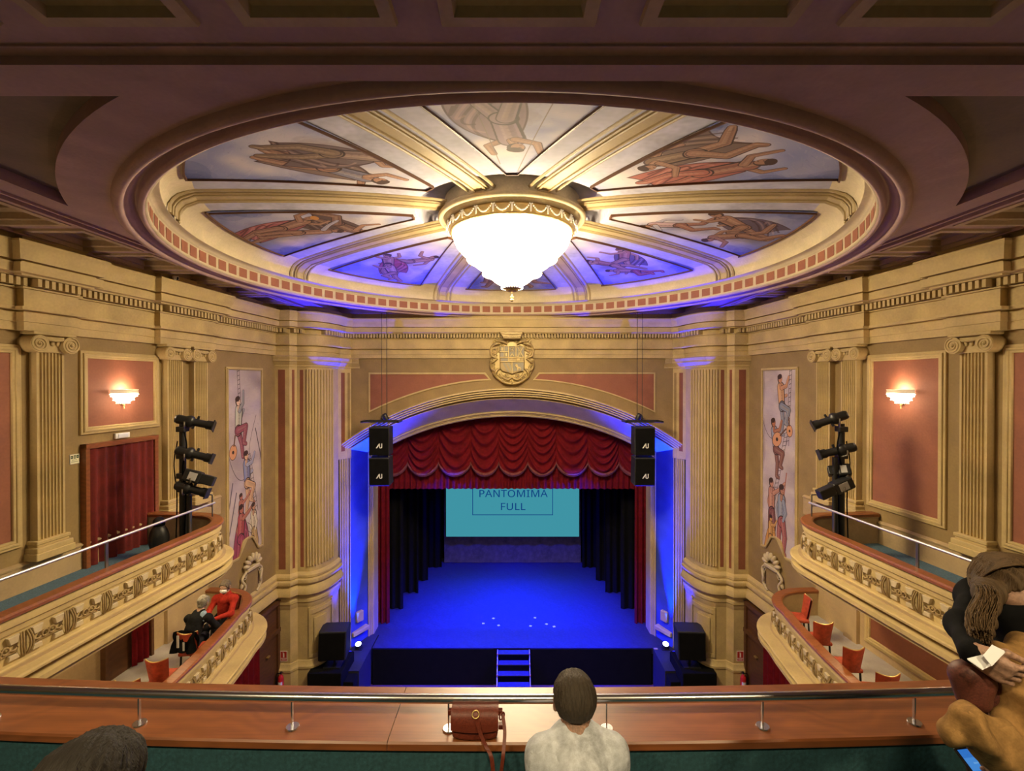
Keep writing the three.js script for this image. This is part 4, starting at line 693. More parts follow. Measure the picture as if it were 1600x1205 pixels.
// ---------------------------------------------------------------- coat of arms above the arch
{
  const K = 15.35 / F / 12.05, cx = 0.0, px = (x, y) => [(x - 730) * K, 10 - (510 + y / 12.05 - HZ) / F * 15.35], z0 = WZ + 0.02, root = thing('coat_of_arms', 'gilded carved coat of arms with a crown above the arch', 'coat of arms', V(0, 9.95, WZ));
  const ell = poly([...Array(40)].map((_, i) => { const a = i / 40 * 2 * PI; return px(730 + 415 * Math.cos(a), 690 + 420 * Math.sin(a)); }));
  obj('backing', extr(ell, 0.06, 0.03, 2).translate(0, 0, z0), M.gilt2, root);
  const sh = [[495, 370], [965, 370], [965, 800], [930, 850], [820, 875], [730, 905], [640, 875], [550, 850], [500, 800]];
  const shield = obj('shield', extr(poly(sh.map(([x, y]) => px(x, y))), 0.06, 0.03, 2).translate(0, 0, z0 + 0.10), M.giltMid, root);
  const bar = (pts, m = M.gilt2, d = 0.045) => extr(poly(pts.map(([x, y]) => px(x, y))), d, 0.006).translate(0, 0, z0 + 0.19);
  const fld = (pts) => extr(poly(pts.map(([x, y]) => px(x, y))), 0.012).translate(0, 0, z0 + 0.192);
  const rect = (x0, y0, x1, y1) => [[x0, y0], [x1, y0], [x1, y1], [x0, y1]];
  obj('quarter_field', [fld(rect(510, 385, 575, 468)), fld(rect(592, 488, 652, 576)), fld(rect(815, 385, 955, 576)), fld(rect(675, 475, 790, 576)), fld(rect(590, 380, 655, 470)), fld(rect(510, 488, 575, 575)), fld(rect(680, 385, 790, 470)), fld(rect(745, 680, 950, 840)), fld([[545, 680], [590, 680], [690, 860], [650, 860]]), fld([[630, 680], [675, 680], [725, 770], [725, 860]]), fld(rect(520, 600, 650, 655))], M.giltField, shield);
  const ch = [bar(rect(575, 375, 590, 580)), bar(rect(500, 470, 660, 485)), bar(rect(655, 375, 672, 660)), bar(rect(795, 375, 812, 590)), bar(rect(500, 578, 960, 596)), bar(rect(505, 655, 960, 675)), bar(rect(722, 660, 740, 890)), bar([[690, 570], [730, 500], [775, 570], [755, 570], [730, 530], [708, 570]]), bar(rect(700, 400, 765, 412)), bar(rect(700, 455, 765, 468)), bar(rect(725, 400, 740, 465)), bar([[820, 385], [840, 385], [950, 580], [930, 580]]), bar([[930, 385], [950, 385], [840, 580], [820, 580]]), bar(rect(530, 400, 560, 460)), bar(rect(605, 500, 640, 565))];
  for (const x of [850, 872, 894]) ch.push(bar(rect(x, 390, x + 9, 575)));
  ch.push(bar([[790, 720], [830, 710], [845, 760], [890, 770], [905, 800], [895, 840], [880, 840], [880, 800], [850, 795], [840, 840], [825, 840], [825, 780], [790, 750]]), bar([[870, 595], [880, 650], [820, 650], [820, 610]]));
  obj('charge', ch, M.gilt2, shield);
  const P3 = (x, y, h) => { const p = px(x, y); return V(p[0], p[1], z0 + h); };
  // scrolls and leaves around the shield, alike on both sides
  for (const e of [-1, 1]) {
    const X = (x) => 730 + e * (730 - x), g = [];
    for (const [x, y, r] of [[395, 300, 55], [345, 545, 42], [370, 750, 38], [620, 920, 55], [655, 275, 36], [430, 870, 34], [510, 950, 34], [600, 1020, 30], [330, 640, 30], [350, 420, 30], [470, 420, 40]]) { const p = px(X(x), y); g.push(spiral(p[0], p[1], r * K, 1.8, z0 + 0.16, e)); g.push(new THREE.SphereGeometry(r * K * 0.35, 8, 6).translate(p[0], p[1], z0 + 0.15)); }
    for (const pts of [[[500, 320], [430, 330], [350, 380], [330, 470], [360, 560], [450, 590]], [[450, 600], [380, 660], [330, 700], [350, 800], [420, 850]], [[480, 800], [430, 850], [420, 930], [500, 1000], [600, 1060], [720, 1080]], [[720, 960], [650, 1000], [560, 960], [500, 880]], [[640, 330], [560, 290], [470, 270], [400, 250]]]) g.push(tube(pts.map(([x, y], i) => P3(X(x), y, 0.15 + 0.05 * Math.sin(i * 1.7))), 24 * K, 24, 7));
    for (let k = 0; k < 26; k++) { const a = lerp(0.45 * PI, 1.35 * PI, k / 25), q = rr(330, 395), p = P3(730 + e * -q * Math.cos(a - PI) * -1, 690 + q * Math.sin(PI - a + 0) * 1, 0.10); g.push(T(new THREE.SphereGeometry(rr(18, 28) * K, 7, 5), p.x, p.y, p.z, 0, 0, rr(0, 3), V(1, 1.7, 0.9))); }
    obj('scrollwork', g, M.gilt2, root);
  }
  const crn = [extr(poly([[490, 110], [945, 110], [885, 235], [570, 235]].map(([x, y]) => px(x, y))), 0.16, 0.03, 2).translate(0, 0, z0 + 0.16)];
  obj('crown', [...crn, tube([P3(560, 232, 0.34), P3(730, 240, 0.38), P3(895, 232, 0.34)], 0.02, 14, 6), tube([P3(530, 150, 0.34), P3(730, 160, 0.38), P3(910, 150, 0.34)], 0.016, 14, 6), ...[...Array(9)].map((_, i) => { const p = P3(lerp(600, 860, i / 8), 195, 0.36); return new THREE.SphereGeometry(0.016, 8, 6).translate(p.x, p.y, p.z); })], M.giltMid, root);
}
// ---------------------------------------------------------------- stage dressing
{
  // swagged valance: nine swags with a fringe band, over a pleated border
  const Z = -17.2, root = thing('valance', 'deep red swagged valance with pleated border under the arch', 'valance', V(0, 6.1, Z));
  const px = (x) => (x - 800) / F * 17, cusps = [541, 588, 635, 684, 735, 779, 825, 870, 920, 969, 1016, 1062].map(px);
  const skirt = pleats(-5.3, 5.3, 6.08, 7.6, Z - 0.15, 0.05, 0.22, 420, 6); obj('pleated_border', skirt, M.red, root);
  obj('upper_cloth', box(-5.5, 5.5, 7.2, 9.4, Z - 0.2, Z - 0.18), M.red, root);
  const bottom = (u) => 7.10 - 0.40 * Math.pow(Math.max(0, 1 - u * u), 0.72);
  for (let k = 0; k + 1 < cusps.length; k++) {
    const a = cusps[k], b = cusps[k + 1], nx = 40, ny = 90, rows = [], tr = [], ph = rr(0, 6);
    for (let i = 0; i <= nx; i++) {
      const u = -1 + 2 * i / nx, x = lerp(a, b, i / nx), col = [], y0 = bottom(u), q = 1 - u * u;
      for (let j = 0; j <= ny; j++) {
        const y = lerp(y0, 8.95, j / ny), s = y + 0.62 * Math.pow(q, 0.9) * (1 - 0.15 * (y - 7)), f = s * (6.2 + 0.7 * Math.sin(ph)) + 0.5 * Math.sin(s * 2.1 + ph) + 0.5 * u * Math.sin(ph + k);
        const fold = Math.pow(0.5 + 0.5 * Math.sin(f * 2 * PI * 0.52), 1.5), amp = 0.11 * Math.pow(q, 0.55) * (1 - sst(8.2, 8.9, y) * 0.6);
        col.push(V(x, y, Z + 0.10 * q + amp * fold));
      }
      rows.push(col);
      tr.push([V(x, y0 - 0.13, Z + 0.10 * q + 0.01), V(x, y0 - 0.06, Z + 0.10 * q + 0.06), V(x, y0 + 0.015, Z + 0.10 * q + 0.03)]);
    }
    const sw = obj('swag', quads(rows, 1.2), M.red, root);
    obj('fringe_band', quads(tr, 1.0), M.redTrim, sw);
  }
  both((s) => {
    const w = s < 0 ? 'left' : 'right';
    const c = thing('stage_curtain', `dark red house curtain gathered at the ${w} edge of the stage`, 'curtain', V(-4.7, 1.2, -17.15));
    obj('cloth', pleats(-5.4, -4.47, 1.21, 7.0, -17.2, 0.07, 0.2, 60, 8), M.red, c);
    [[-5.9, -4.22, -18.3, 'nearest'], [-5.9, -3.9, -19.7, 'second'], [-5.9, -3.72, -20.9, 'third'], [-5.9, -3.33, -22.4, 'furthest']].forEach(([x0, x1, z, n], i) => {
      const g = thing('masking_curtain', `black masking curtain, ${n} from the audience on the ${w} of the stage`, 'curtain', V((x0 + x1) / 2, 1.2, z), null);
      obj('cloth', pleats(x0, x1, 1.21, 10.5, z, 0.05, 0.3, 60, 6), M.black, g);
    });
  });
  const sc = thing('projection_screen', 'turquoise projection with lettering at the back of the stage', 'screen', V(0, 2.5, -22.9));
  const tex = canvasTex(1024, 1024, (c) => {
    c.fillStyle = '#3f93a3'; c.fillRect(0, 0, 1024, 1024);
    const X = (px) => (px - 697) / 208 * 1024, Yp = (py) => 1024 - (838 - py) / 208 * 1024;
    c.strokeStyle = '#0d3c7c'; c.lineWidth = 5; c.strokeRect(X(738.6), Yp(740), X(863.6) - X(738.6), Yp(804) - Yp(740));
    c.fillStyle = '#0d3c7c'; c.textAlign = 'center'; c.textBaseline = 'alphabetic';
    const fit = (t, w, h, x, y) => { c.font = '100px sans-serif'; const m = c.measureText(t).width; c.save(); c.translate(x, y); c.scale(w / m, h / 72); c.fillText(t, 0, 0); c.restore(); };
    fit('PANTOMIMA', X(856) - X(747.5), 54, X(801.5), Yp(776)); fit('FULL', X(821.5) - X(781), 54, X(801.2), Yp(796.3));
  });
  const scrM = mat(lin(0.002, 0.002, 0.002), { phys: true, specularIntensity: 0, emissive: 0xffffff, emissiveMap: tex, emissiveIntensity: 1.0, roughness: 0.9, box: false });
  const q = quads([[V(-3.19, 2.51, -22.88), V(-3.19, 8.96, -22.88)], [V(3.25, 2.51, -22.88), V(3.25, 8.96, -22.88)]], 0); setQuadUV(q);
  obj('picture', q, scrM, sc); for (const x of [-3, 0, 3]) obj('hanger', rod(V(x, 8.98, -22.91), V(x, 12.5, -22.91), 0.012), M.blackMetal, sc);
  obj('cloth', box(-3.2, 3.26, 2.5, 9.0, -22.93, -22.89), M.black, sc);
  const cy = thing('backcloth', 'grey-blue cloth below the projection at the back of the stage', 'cloth', V(0, 1.2, -22.95));
  obj('cloth', pleats(-3.3, 3.35, 1.21, 9.1, -23.0, 0.012, 0.8, 60, 4), mat(lin(0.12, 0.10, 0.10), { map: rep(fabricMap, 0.6), roughness: 0.9 }), cy);
  const rl = new THREE.RectAreaLight(new THREE.Color(0.1, 0.42, 0.5), 0.5, 6.3, 6.2); rl.position.set(0, 5.7, -22.8); rl.rotation.y = PI; scene.add(rl);
  // blue wash from the flies
  for (const [x, z] of [[-1.3, -17.9], [1.3, -17.9], [-1.3, -20.6], [1.3, -20.6]]) {
    const l = thing('stage_batten_light', `blue wash light in the flies, ${z > -19 ? 'front' : 'back'} row on the ${x < 0 ? 'left' : 'right'}`, 'stage light', V(x, 11.2, z));
    obj('lens', box(x - 0.3, x + 0.3, 11.2, 11.23, z - 0.25, z + 0.25), mat(lin(0.05, 0.05, 0.3), { emissive: BLUE, emissiveIntensity: 1.5 }), l); obj('housing', rbox(x - 0.35, x + 0.35, 11.23, 11.5, z - 0.3, z + 0.3, 0.03), M.blackMetal, l); for (const e of [-0.25, 0.25]) obj('hanger', rod(V(x + e, 11.48, z), V(x + e, 12.5, z), 0.02), M.blackMetal, l);
    const r = new THREE.SpotLight(BLUE, LAMP.stage, 0, 0.41, 0.55, 2); r.position.set(x, 11.1, z); r.target.position.set(x * 1.35, 1.2, z - 0.1); r.castShadow = true; r.shadow.radius = 10; scene.add(r, r.target);
  }
  // flecks of confetti left on the boards
  for (let k = 0; k < 7; k++) { const [x, y] = [[755, 976], [771, 968], [779, 979], [836, 967], [854, 977], [866, 981], [829, 980]][k], d = 8.8 * F / (y - HZ), p = V((x - 800) / F * d, 1.2, -d); tag(obj('paper_scrap', T(rbox(-0.045, 0.045, 0, 0.012, -0.045, 0.045, 0.005), p.x, p.y, p.z, 0, k, 0), M.white), `tiny white scrap on the blue stage floor, ${['leftmost', 'second', 'third', 'fifth', 'sixth', 'rightmost', 'fourth'][k]} of seven counted from the left`, 'paper scrap', 'white scraps on the stage floor'); }
}
both((s) => {
  const w = s < 0 ? 'left' : 'right';
  // low side platform with the blue uplight, black skirted block and floor speaker
  const sp = struct(s < 0 ? 'side_platform' : 'side_platform', plan([[-4.66, WZ], [-4.66, -14.35], [-5.02, -14.35], [-5.5, -15.3], [-5.6, -16.4], [-4.66, -16.4]].reverse(), 0, 1.2), M.stage, `low platform lit blue at the ${w} end of the stage`);
  const f = thing('uplight', `bright blue uplight on the floor at the ${w} end of the stage`, 'stage light', V(-5.06, 1.2, -15.55));
  obj('housing', [T(new THREE.CylinderGeometry(0.1, 0.12, 0.14, 20), -5.06, 1.3, -15.55, 0.35, 0, 0), rbox(-5.2, -4.92, 1.2, 1.22, -15.65, -15.45, 0.005)], M.blackMetal, f);
  obj('lens', T(new THREE.CylinderGeometry(0.095, 0.095, 0.012, 20), -5.06, 1.376, -15.525, 0.35, 0, 0), mat(lin(0.3, 0.3, 0.4), { emissive: lin(0.6, 0.75, 1), emissiveIntensity: 6 }), f);
  const l = new THREE.SpotLight(new THREE.Color(0, 0.035, 1), LAMP.jamb, 0, 0.24, 0.8, 2); l.position.set(s * 5.07, 1.47, -15.56); l.target.position.set(s * 5.25, 8, -15.75); l.castShadow = true; l.shadow.radius = 3; scene.add(l, l.target);
  const f2 = thing('uplight', `added blue uplight aimed at the dome, behind the ${w} floor speaker`, 'stage light', V(-5.2, 1.2, -15.1));  // extra fixture added to throw blue light onto the dome
  obj('housing', [T(new THREE.CylinderGeometry(0.07, 0.09, 0.12, 18), -5.2, 1.28, -15.1, 0.1, 0, -0.15), rbox(-5.3, -5.1, 1.2, 1.22, -15.18, -15.02, 0.005)], M.blackMetal, f2);
  obj('lens', T(new THREE.CylinderGeometry(0.065, 0.065, 0.012, 18), -5.19, 1.345, -15.095, 0.1, 0, -0.15), mat(lin(0.05, 0.05, 0.3), { emissive: BLUE, emissiveIntensity: 2 }), f2);
  const l2 = new THREE.SpotLight(BLUE, LAMP.flood, 0, 0.34, 0.7, 2); l2.position.set(s * 5.18, 1.42, -15.08); l2.target.position.set(s * 4.45, 12.5, -14.1); l2.castShadow = true; l2.shadow.radius = 3; scene.add(l2, l2.target);
  const b = thing('speaker_plinth', `black skirted block carrying the floor speaker at the ${w} pier`, 'plinth', V(-5.5, 0, -14.2));
  obj('skirt', rbox(-5.98, -4.98, 0, 1.5, -14.9, -13.75, 0.03), M.black, b);
  obj('side_skirt', rbox(-4.97, -4.68, 0, 1.15, -14.33, -13.9, 0.02), M.black, b);
  const k = thing('floor_speaker', `large black floor speaker tilted on its stand at the ${w} pier`, 'speaker', V(-5.3, 1.5, -14.2));
  obj('cabinet', T(rbox(-0.40, 0.40, -0.43, 0.43, -0.3, 0.3, 0.03), -5.34, 2.2, -14.2, 0, 0.12, -0.03), M.plasticBlack, k);
  obj('grille', T(rbox(-0.36, 0.36, -0.39, 0.39, 0, 0.02, 0.008), -5.304, 2.2, -13.895, 0, 0.12, -0.03), M.black, k);
  obj('stand', [rod(V(-5.34, 1.5, -14.2), V(-5.34, 1.8, -14.2), 0.04), box(-5.6, -5.1, 1.5, 1.54, -14.45, -13.95), box(-5.55, -5.14, 1.745, 1.785, -14.4, -14.0)], M.blackMetal, k);
  // blue lamp added out of sight behind the loudspeakers to light the stage front
  const pc = thing('stage_light', `small added blue lamp behind the ${w} pair of loudspeakers`, 'stage light', V(-4.12, 8.75, -15.3)), pd = V(3.6, -7.6, -0.7).normalize(), pq = new THREE.Quaternion().setFromUnitVectors(V(0, 1, 0), pd);
  obj('body', [lathe([[0.001, 0], [0.07, 0.01], [0.085, 0.06], [0.085, 0.24], [0.078, 0.24], [0.07, 0.2], [0.001, 0.19]], 20).applyQuaternion(pq).translate(-4.14, 8.98, -15.28)], M.blackMetal, pc);
  obj('lens', new THREE.CylinderGeometry(0.07, 0.07, 0.01, 18).translate(0, 0.205, 0).applyQuaternion(pq).translate(-4.14, 8.98, -15.28), mat(lin(0.05, 0.05, 0.3), { emissive: BLUE, emissiveIntensity: 2 }), pc);
  obj('yoke', tube([V(-4.12, 8.78, -15.12), V(-4.18, 8.8, -15.22), V(-4.2, 8.9, -15.28), V(-4.13, 8.93, -15.28)], 0.014, 12, 6), M.blackMetal, pc);
  const pl2 = new THREE.SpotLight(BLUE, LAMP.foh, 0, 0.62, 0.7, 2); pl2.position.copy(V(-4.14, 8.98, -15.28).addScaledVector(pd, 0.27)); pl2.target.position.copy(pl2.position).addScaledVector(pd, 8); if (MIR) { pl2.position.x *= -1; pl2.target.position.x *= -1; } pl2.castShadow = true; pl2.shadow.radius = 3; scene.add(pl2, pl2.target);
  // hanging pair of loudspeakers
  const cx = -4.12, z = -14.9, top = 8.62, r = thing('fly_bar', `black rigging frame hung by two wires above the ${w} loudspeakers`, 'rigging frame', V(cx, 8.7, z));
  obj('beam', [rbox(cx - 0.55, cx + 0.6, 8.74, 8.79, z + 0.2, z + 0.25, 0.01), rbox(cx - 0.55, cx + 0.6, 8.74, 8.79, z - 0.25, z - 0.2, 0.01), rbox(cx - 0.58, cx - 0.5, 8.73, 8.79, z - 0.25, z + 0.25, 0.01), rbox(cx + 0.54, cx + 0.62, 8.73, 8.79, z - 0.25, z + 0.25, 0.01)], M.blackMetal, r);
  obj('wire', rod(V(cx + 0.24, 8.78, z + 0.22), V(cx + 0.24, 12.195, z + 0.22), 0.011), M.blackMetal, r);
  obj('wire', rod(V(cx - 0.03, 8.78, z - 0.2), V(cx - 0.03, 12.195, z - 0.2), 0.007), M.blackMetal, r);
  obj('hook', [T(new THREE.TorusGeometry(0.035, 0.01, 6, 14), cx - 0.03, 8.83, z - 0.2), T(new THREE.ConeGeometry(0.04, 0.09, 10), cx - 0.03, 8.92, z - 0.2)], M.blackMetal, r);
  [[8.60, 'upper', M.plasticBlack, 0], [7.66, 'lower', M.plasticBlack, 0.06]].forEach(([y1, n, m, tilt], i) => {
    const g = thing('loudspeaker', `${n} black loudspeaker with a white emblem, hanging on the ${w} of the arch`, 'loudspeaker', V(cx, y1 - 0.9, z)), y0 = y1 - 0.88;
    obj('cabinet', T(rbox(-0.315, 0.315, -0.44, 0.44, -0.25, 0.25, 0.02), cx, (y0 + y1) / 2, z, tilt, 0, 0), m, g);
    obj('grille', T(rbox(-0.30, 0.30, -0.42, 0.40, 0, 0.02, 0.01), cx, (y0 + y1) / 2, z + 0.245, tilt, 0, 0), M.black, g);
    const mx = s, em = (pts) => { const e = extr(poly(pts.map(([x, y]) => [x * (MIR ? -1 : 1), y])), 0.006); return T(e, cx, (y0 + y1) / 2 - 0.14, z + 0.268, tilt, 0, 0); };
    const o = 0.02;
    obj('emblem', [em([[-0.11 + o, -0.07], [-0.075 + o, -0.07], [0.0 + o, 0.03], [0.0 + o, 0.075], [-0.02 + o, 0.07]]), em([[0.0 + o, 0.075], [-0.015 + o, 0.075], [-0.005 + o, -0.06], [0.02 + o, -0.06], [0.012 + o, 0.075]]), em([[0.0 + o, -0.04], [0.01 + o, -0.07], [0.05 + o, -0.075], [0.085 + o, -0.05], [0.085 + o, 0.075], [0.06 + o, 0.075], [0.06 + o, -0.035], [0.045 + o, -0.05], [0.02 + o, -0.045]])], M.white, g);
    obj('link', [-0.27, 0.27].map((x) => rod(V(cx + x, y1 - 0.02, z + 0.1), V(cx + x * (i ? 0.96 : 1.05), y1 + (i ? 0.075 : 0.16), z + 0.1), 0.012)), M.steel, g);
  });
});
{
  // stage front cloth, post and steps
  struct('stage_front', [box(-4.6, -0.62, 0, 1.19, WZ, WZ + 0.05), box(0.62, 4.6, 0, 1.19, WZ, WZ + 0.05), box(-0.62, 0.62, 0, 1.19, WZ - 0.02, WZ + 0.02)], M.black, 'black cloth covering the front of the stage');
  tag(obj('timber_post', rbox(4.68, 4.80, 0.2, 1.22, WZ + 0.02, WZ + 0.1, 0.01), M.dado), 'pale timber post at the right end of the stage front', 'post');
  const st = thing('stage_steps', 'open black steps with blue-lit treads in the middle of the stage front', 'steps', V(0.04, 0, -15));
  for (let k = 0; k < 6; k++) obj('tread', rbox(-0.44, 0.54, 1.17 - 0.2 * k - 0.035, 1.17 - 0.2 * k, WZ + 0.06 + 0.24 * k, WZ + 0.30 + 0.24 * k, 0.008), M.stage, st);
  for (const x of [-0.47, 0.57]) obj('stringer', rod(V(x, 1.2, WZ + 0.1), V(x, 0.02, WZ + 1.52), 0.022), M.darkSteel, st);
  for (const x of [-0.47, 0.57]) obj('edge_marker', [...Array(6)].map((_, k) => rbox(x - 0.02, x + 0.02, 1.17 - 0.2 * k - 0.03, 1.17 - 0.2 * k + 0.02, WZ + 0.28 + 0.24 * k, WZ + 0.31 + 0.24 * k, 0.004)), mat(lin(0.5, 0.2, 0.15), { roughness: 0.5 }), st);
}
// ---------------------------------------------------------------- lamp towers on the upper balconies
both((s) => {
  const w = s < 0 ? 'left' : 'right', X = -6.16, Z = -8.85, F0 = 6.8;
  const t = thing('lamp_tower', `black upright pole carrying stage lights at the end of the upper ${w} balcony`, 'light stand', V(X, F0, Z));
  obj('pole', rod(V(X, F0 + 0.02, Z), V(X, 9.22, Z), 0.062, 0.055, 16), M.blackMetal, t);
  obj('pole', rod(V(X + 0.15, F0 + 0.02, Z + 0.05), V(X + 0.15, s < 0 ? 7.9 : 8.6, Z + 0.05), 0.045, 0.045, 12), M.blackMetal, t);
  obj('base_plate', rbox(X - 0.14, X + 0.3, F0 + 0.002, F0 + 0.03, Z - 0.3, Z + 0.3, 0.01), M.blackMetal, t);
  obj('clamp', [9.12, 8.62, 8.25, 8.0].map((y) => T(rbox(-0.08, 0.08, -0.05, 0.05, -0.08, 0.08, 0.015), X, y, Z)), M.blackMetal, t);
  obj('cable', [tube([V(X + 0.06, 9.1, Z + 0.05), V(X + 0.13, 8.8, Z + 0.08), V(X + 0.05, 8.4, Z + 0.08), V(X + 0.1, 7.9, Z + 0.07), V(X + 0.07, 7.0, Z + 0.08)], 0.012, 40, 6), tube([V(X - 0.06, 8.9, Z + 0.05), V(X - 0.12, 8.5, Z + 0.06), V(X - 0.07, 7.9, Z + 0.06), V(X - 0.09, 7.1, Z + 0.06)], 0.01, 40, 6)], M.black, t);
  const profile = (p, dir, len, boxy, label) => {                 // an ellipsoidal spotlight along dir from its rear at p
    const g = thing('stage_light', label, 'stage light', p), q = new THREE.Quaternion().setFromUnitVectors(V(0, 1, 0), dir.clone().normalize());
    const put = (geo) => geo.applyQuaternion(q).translate(p.x, p.y, p.z), k = len / 0.66;
    if (boxy) {
      obj('body', [put(rbox(-0.11, 0.11, 0.0, 0.38 * k, -0.10, 0.10, 0.03)), put(rbox(-0.09, 0.09, 0.36 * k, 0.66 * k, -0.085, 0.085, 0.02))], M.blackMetal, g);
      obj('label_plate', put(rbox(-0.07, 0.07, 0.12 * k, 0.30 * k, 0.098, 0.106, 0.003)), mat(lin(0.5, 0.5, 0.5), { roughness: 0.6 }), g);
    } else {
      obj('body', put(lathe([[0.001, 0], [0.07, 0.01], [0.085, 0.05], [0.085, 0.17], [0.10, 0.19], [0.115, 0.24], [0.10, 0.29], [0.07, 0.31], [0.07, 0.5], [0.085, 0.52], [0.085, 0.62], [0.078, 0.62], [0.07, 0.56], [0.001, 0.55]].map(([r, y]) => [r, y * k]), 22)), M.blackMetal, g);
      obj('colour_frame', [put(rbox(-0.1, 0.1, 0.62 * k, 0.64 * k, -0.1, 0.1, 0.004)), put(rbox(0.07, 0.13, 0.30 * k, 0.34 * k, -0.02, 0.02, 0.006)), put(rbox(-0.13, -0.07, 0.33 * k, 0.37 * k, -0.02, 0.02, 0.006))], M.blackMetal, g);
      obj('lens', put(T(new THREE.CylinderGeometry(0.074, 0.074, 0.01, 20), 0, 0.585 * k, 0)), M.steel, g);
    }
    const pv = p.clone().addScaledVector(dir.clone().normalize(), 0.22 * k), mount = V(X, clamp(pv.y - 0.14, 7.9, 9.15), Z);
    const side = V(0, 0, 0.12), yoke = [pv.clone().add(side), pv.clone().add(V(0, -0.08, 0.12)), mount.clone().add(V(0.06, 0, 0.05))], yoke2 = [pv.clone().sub(side), pv.clone().add(V(0, -0.08, -0.12)), mount.clone().add(V(0.06, 0, -0.05))];
    obj('yoke', tube(yoke, 0.014, 16, 6), M.steelDim, g); obj('yoke', tube(yoke2, 0.014, 16, 6), M.steelDim, g);
  };
  if (s < 0) {
    profile(at(273, 654, 8.8), V(0.62, -0.17, -0.22), 0.68, false, 'top black spotlight on the left lamp tower');
    profile(at(274, 703, 8.75), V(0.6, -0.2, -0.15), 0.66, false, 'second black spotlight from the top of the left lamp tower');
    profile(at(288, 741, 8.75), V(0.55, -0.19, -0.12), 0.52, true, 'boxy black spotlight with a pale plate on the left lamp tower');
    profile(at(273, 758, 8.7), V(0.6, -0.2, -0.1), 0.60, false, 'lowest black spotlight on the left lamp tower');
  } else {
    profile(at(1600 - 1325, 647, 8.8), V(0.55, -0.25, -0.2), 0.64, false, 'top black spotlight on the right lamp tower');
    profile(at(1600 - 1338, 698, 8.75), V(0.6, -0.18, -0.15), 0.66, false, 'middle black spotlight on the right lamp tower');
    profile(at(1600 - 1330, 735, 8.75), V(0.3, -0.05, -0.15), 0.36, true, 'short black light head on the right lamp tower');
    profile(at(1600 - 1330, 752, 8.7), V(0.6, -0.27, 0.0), 0.64, true, 'lowest boxy spotlight with a pale plate on the right lamp tower');
  }
});
// bagged case at the foot of the left tower
{ const g = thing('equipment_bag', 'dark shiny bag standing at the foot of the left lamp tower', 'bag', V(-6.52, 6.805, -8.7)); obj('bag_body', [T(new THREE.SphereGeometry(0.2, 20, 14), -6.5, 7.1, -8.7, 0, 0, 0, V(0.8, 1.5, 0.8)), T(new THREE.SphereGeometry(0.1, 12, 8), -6.5, 7.42, -8.7)], M.blackMetal, g); obj('knot', T(new THREE.TorusGeometry(0.07, 0.03, 8, 16), -6.5, 7.38, -8.7, PI / 2), M.black, g); }

// ---------------------------------------------------------------- chairs of the lower balconies
const chairs = [];
function makeChair(label) {
  const t = thing('balcony_chair', label, 'chair', V(0, 0, 0), 'red chairs on the lower balconies');
  const seat = rbox(-0.19, 0.19, 0.40, 0.47, -0.22, 0.20, 0.03, 3); obj('seat', seat, M.chair, t);
  const rows = []; for (let i = 0; i <= 12; i++) { const u = -1 + i / 6, col = []; for (let j = 0; j <= 6; j++) { const v = j / 6, wd = lerp(0.14, 0.175, v); col.push(V(u * wd, 0.44 + 0.44 * v - 0.03 * v * (1 - u * u) * 0.9, 0.20 + 0.07 * v - 0.06 * u * u)); } rows.push(col); }
  const back = rows.map((c) => [...c, ...c.slice().reverse().map((p) => p.clone().add(V(0, 0, 0.035)))].concat([c[0].clone()]));
  obj('backrest', quads(back, 0.8), M.chair, t);
  obj('top_trim', tube(rows.map((c) => c[6].clone().add(V(0, 0.004, 0.018))), 0.011, 24, 6), M.brass, t);
  for (const [x, z] of [[-0.16, -0.19], [0.16, -0.19], [-0.13, 0.19], [0.13, 0.19]]) obj('leg', rod(V(x, 0.41, z), V(x * 1.08, 0, z * 1.12), 0.018, 0.016, 8), M.blackMetal, t);
  return t;
}
[[-5.93, -7.45, 0.15, 'red chair half hidden by the rail, nearest the camera on the left lower balcony'], [-5.88, -8.0, 0.1, 'empty red chair behind the black-jacketed person on the left lower balcony'], [-5.96, -8.85, 0.12, 'red chair under the black-jacketed person on the left lower balcony'], [-6.06, -9.98, 2.6, 'red chair of the masked person in red'],
 [5.92, -7.62, -0.1, 'red chair nearest the camera on the right lower balcony'], [5.9, -8.35, -0.05, 'second red chair from the camera on the right lower balcony'], [5.95, -9.2, -0.12, 'third red chair from the camera on the right lower balcony'], [6.05, -10.05, 1.35, 'red chair turned sideways at the far end of the right lower balcony']].forEach(([x, z, ry, label], i) => {
  const c = i ? chairs[0].clone() : makeChair(label);
  if (i) { c.name = numbered('balcony_chair'); c.userData = { ...c.userData, label }; scene.add(c); }
  c.position.set(x, 4.555, z); c.rotation.y = ry; chairs.push(c);
});
{ const g = thing('draped_coat', 'dark coat with painted highlights draped over a chair back on the left lower balcony', 'coat', V(-5.96, 5.0, -8.6));
  const rows = []; for (let i = 0; i <= 16; i++) { const u = -1 + i / 8, col = []; for (let j = 0; j <= 18; j++) { const v = j / 18 * 2 - 1; col.push(V(-5.96 + u * 0.21 + 0.03 * Math.sin(v * 5 + i), 5.47 - Math.abs(v) * 0.36 - 0.03 * u * u + 0.01 * Math.sin(i * 1.3), -8.595 + v * 0.07 + 0.03 * Math.sin(i * 1.1) * Math.abs(v))); } rows.push(col); }
  obj('cloth', quads(rows, 1.2), M.black, g); obj('painted_highlight', [box(-6.05, -6.01, 5.2, 5.42, -8.515, -8.505), box(-5.94, -5.91, 5.15, 5.3, -8.512, -8.502)], mat(lin(0.45, 0.45, 0.42), { roughness: 0.5 }), g); }  // pale boxes stand in for highlights on the black cloth

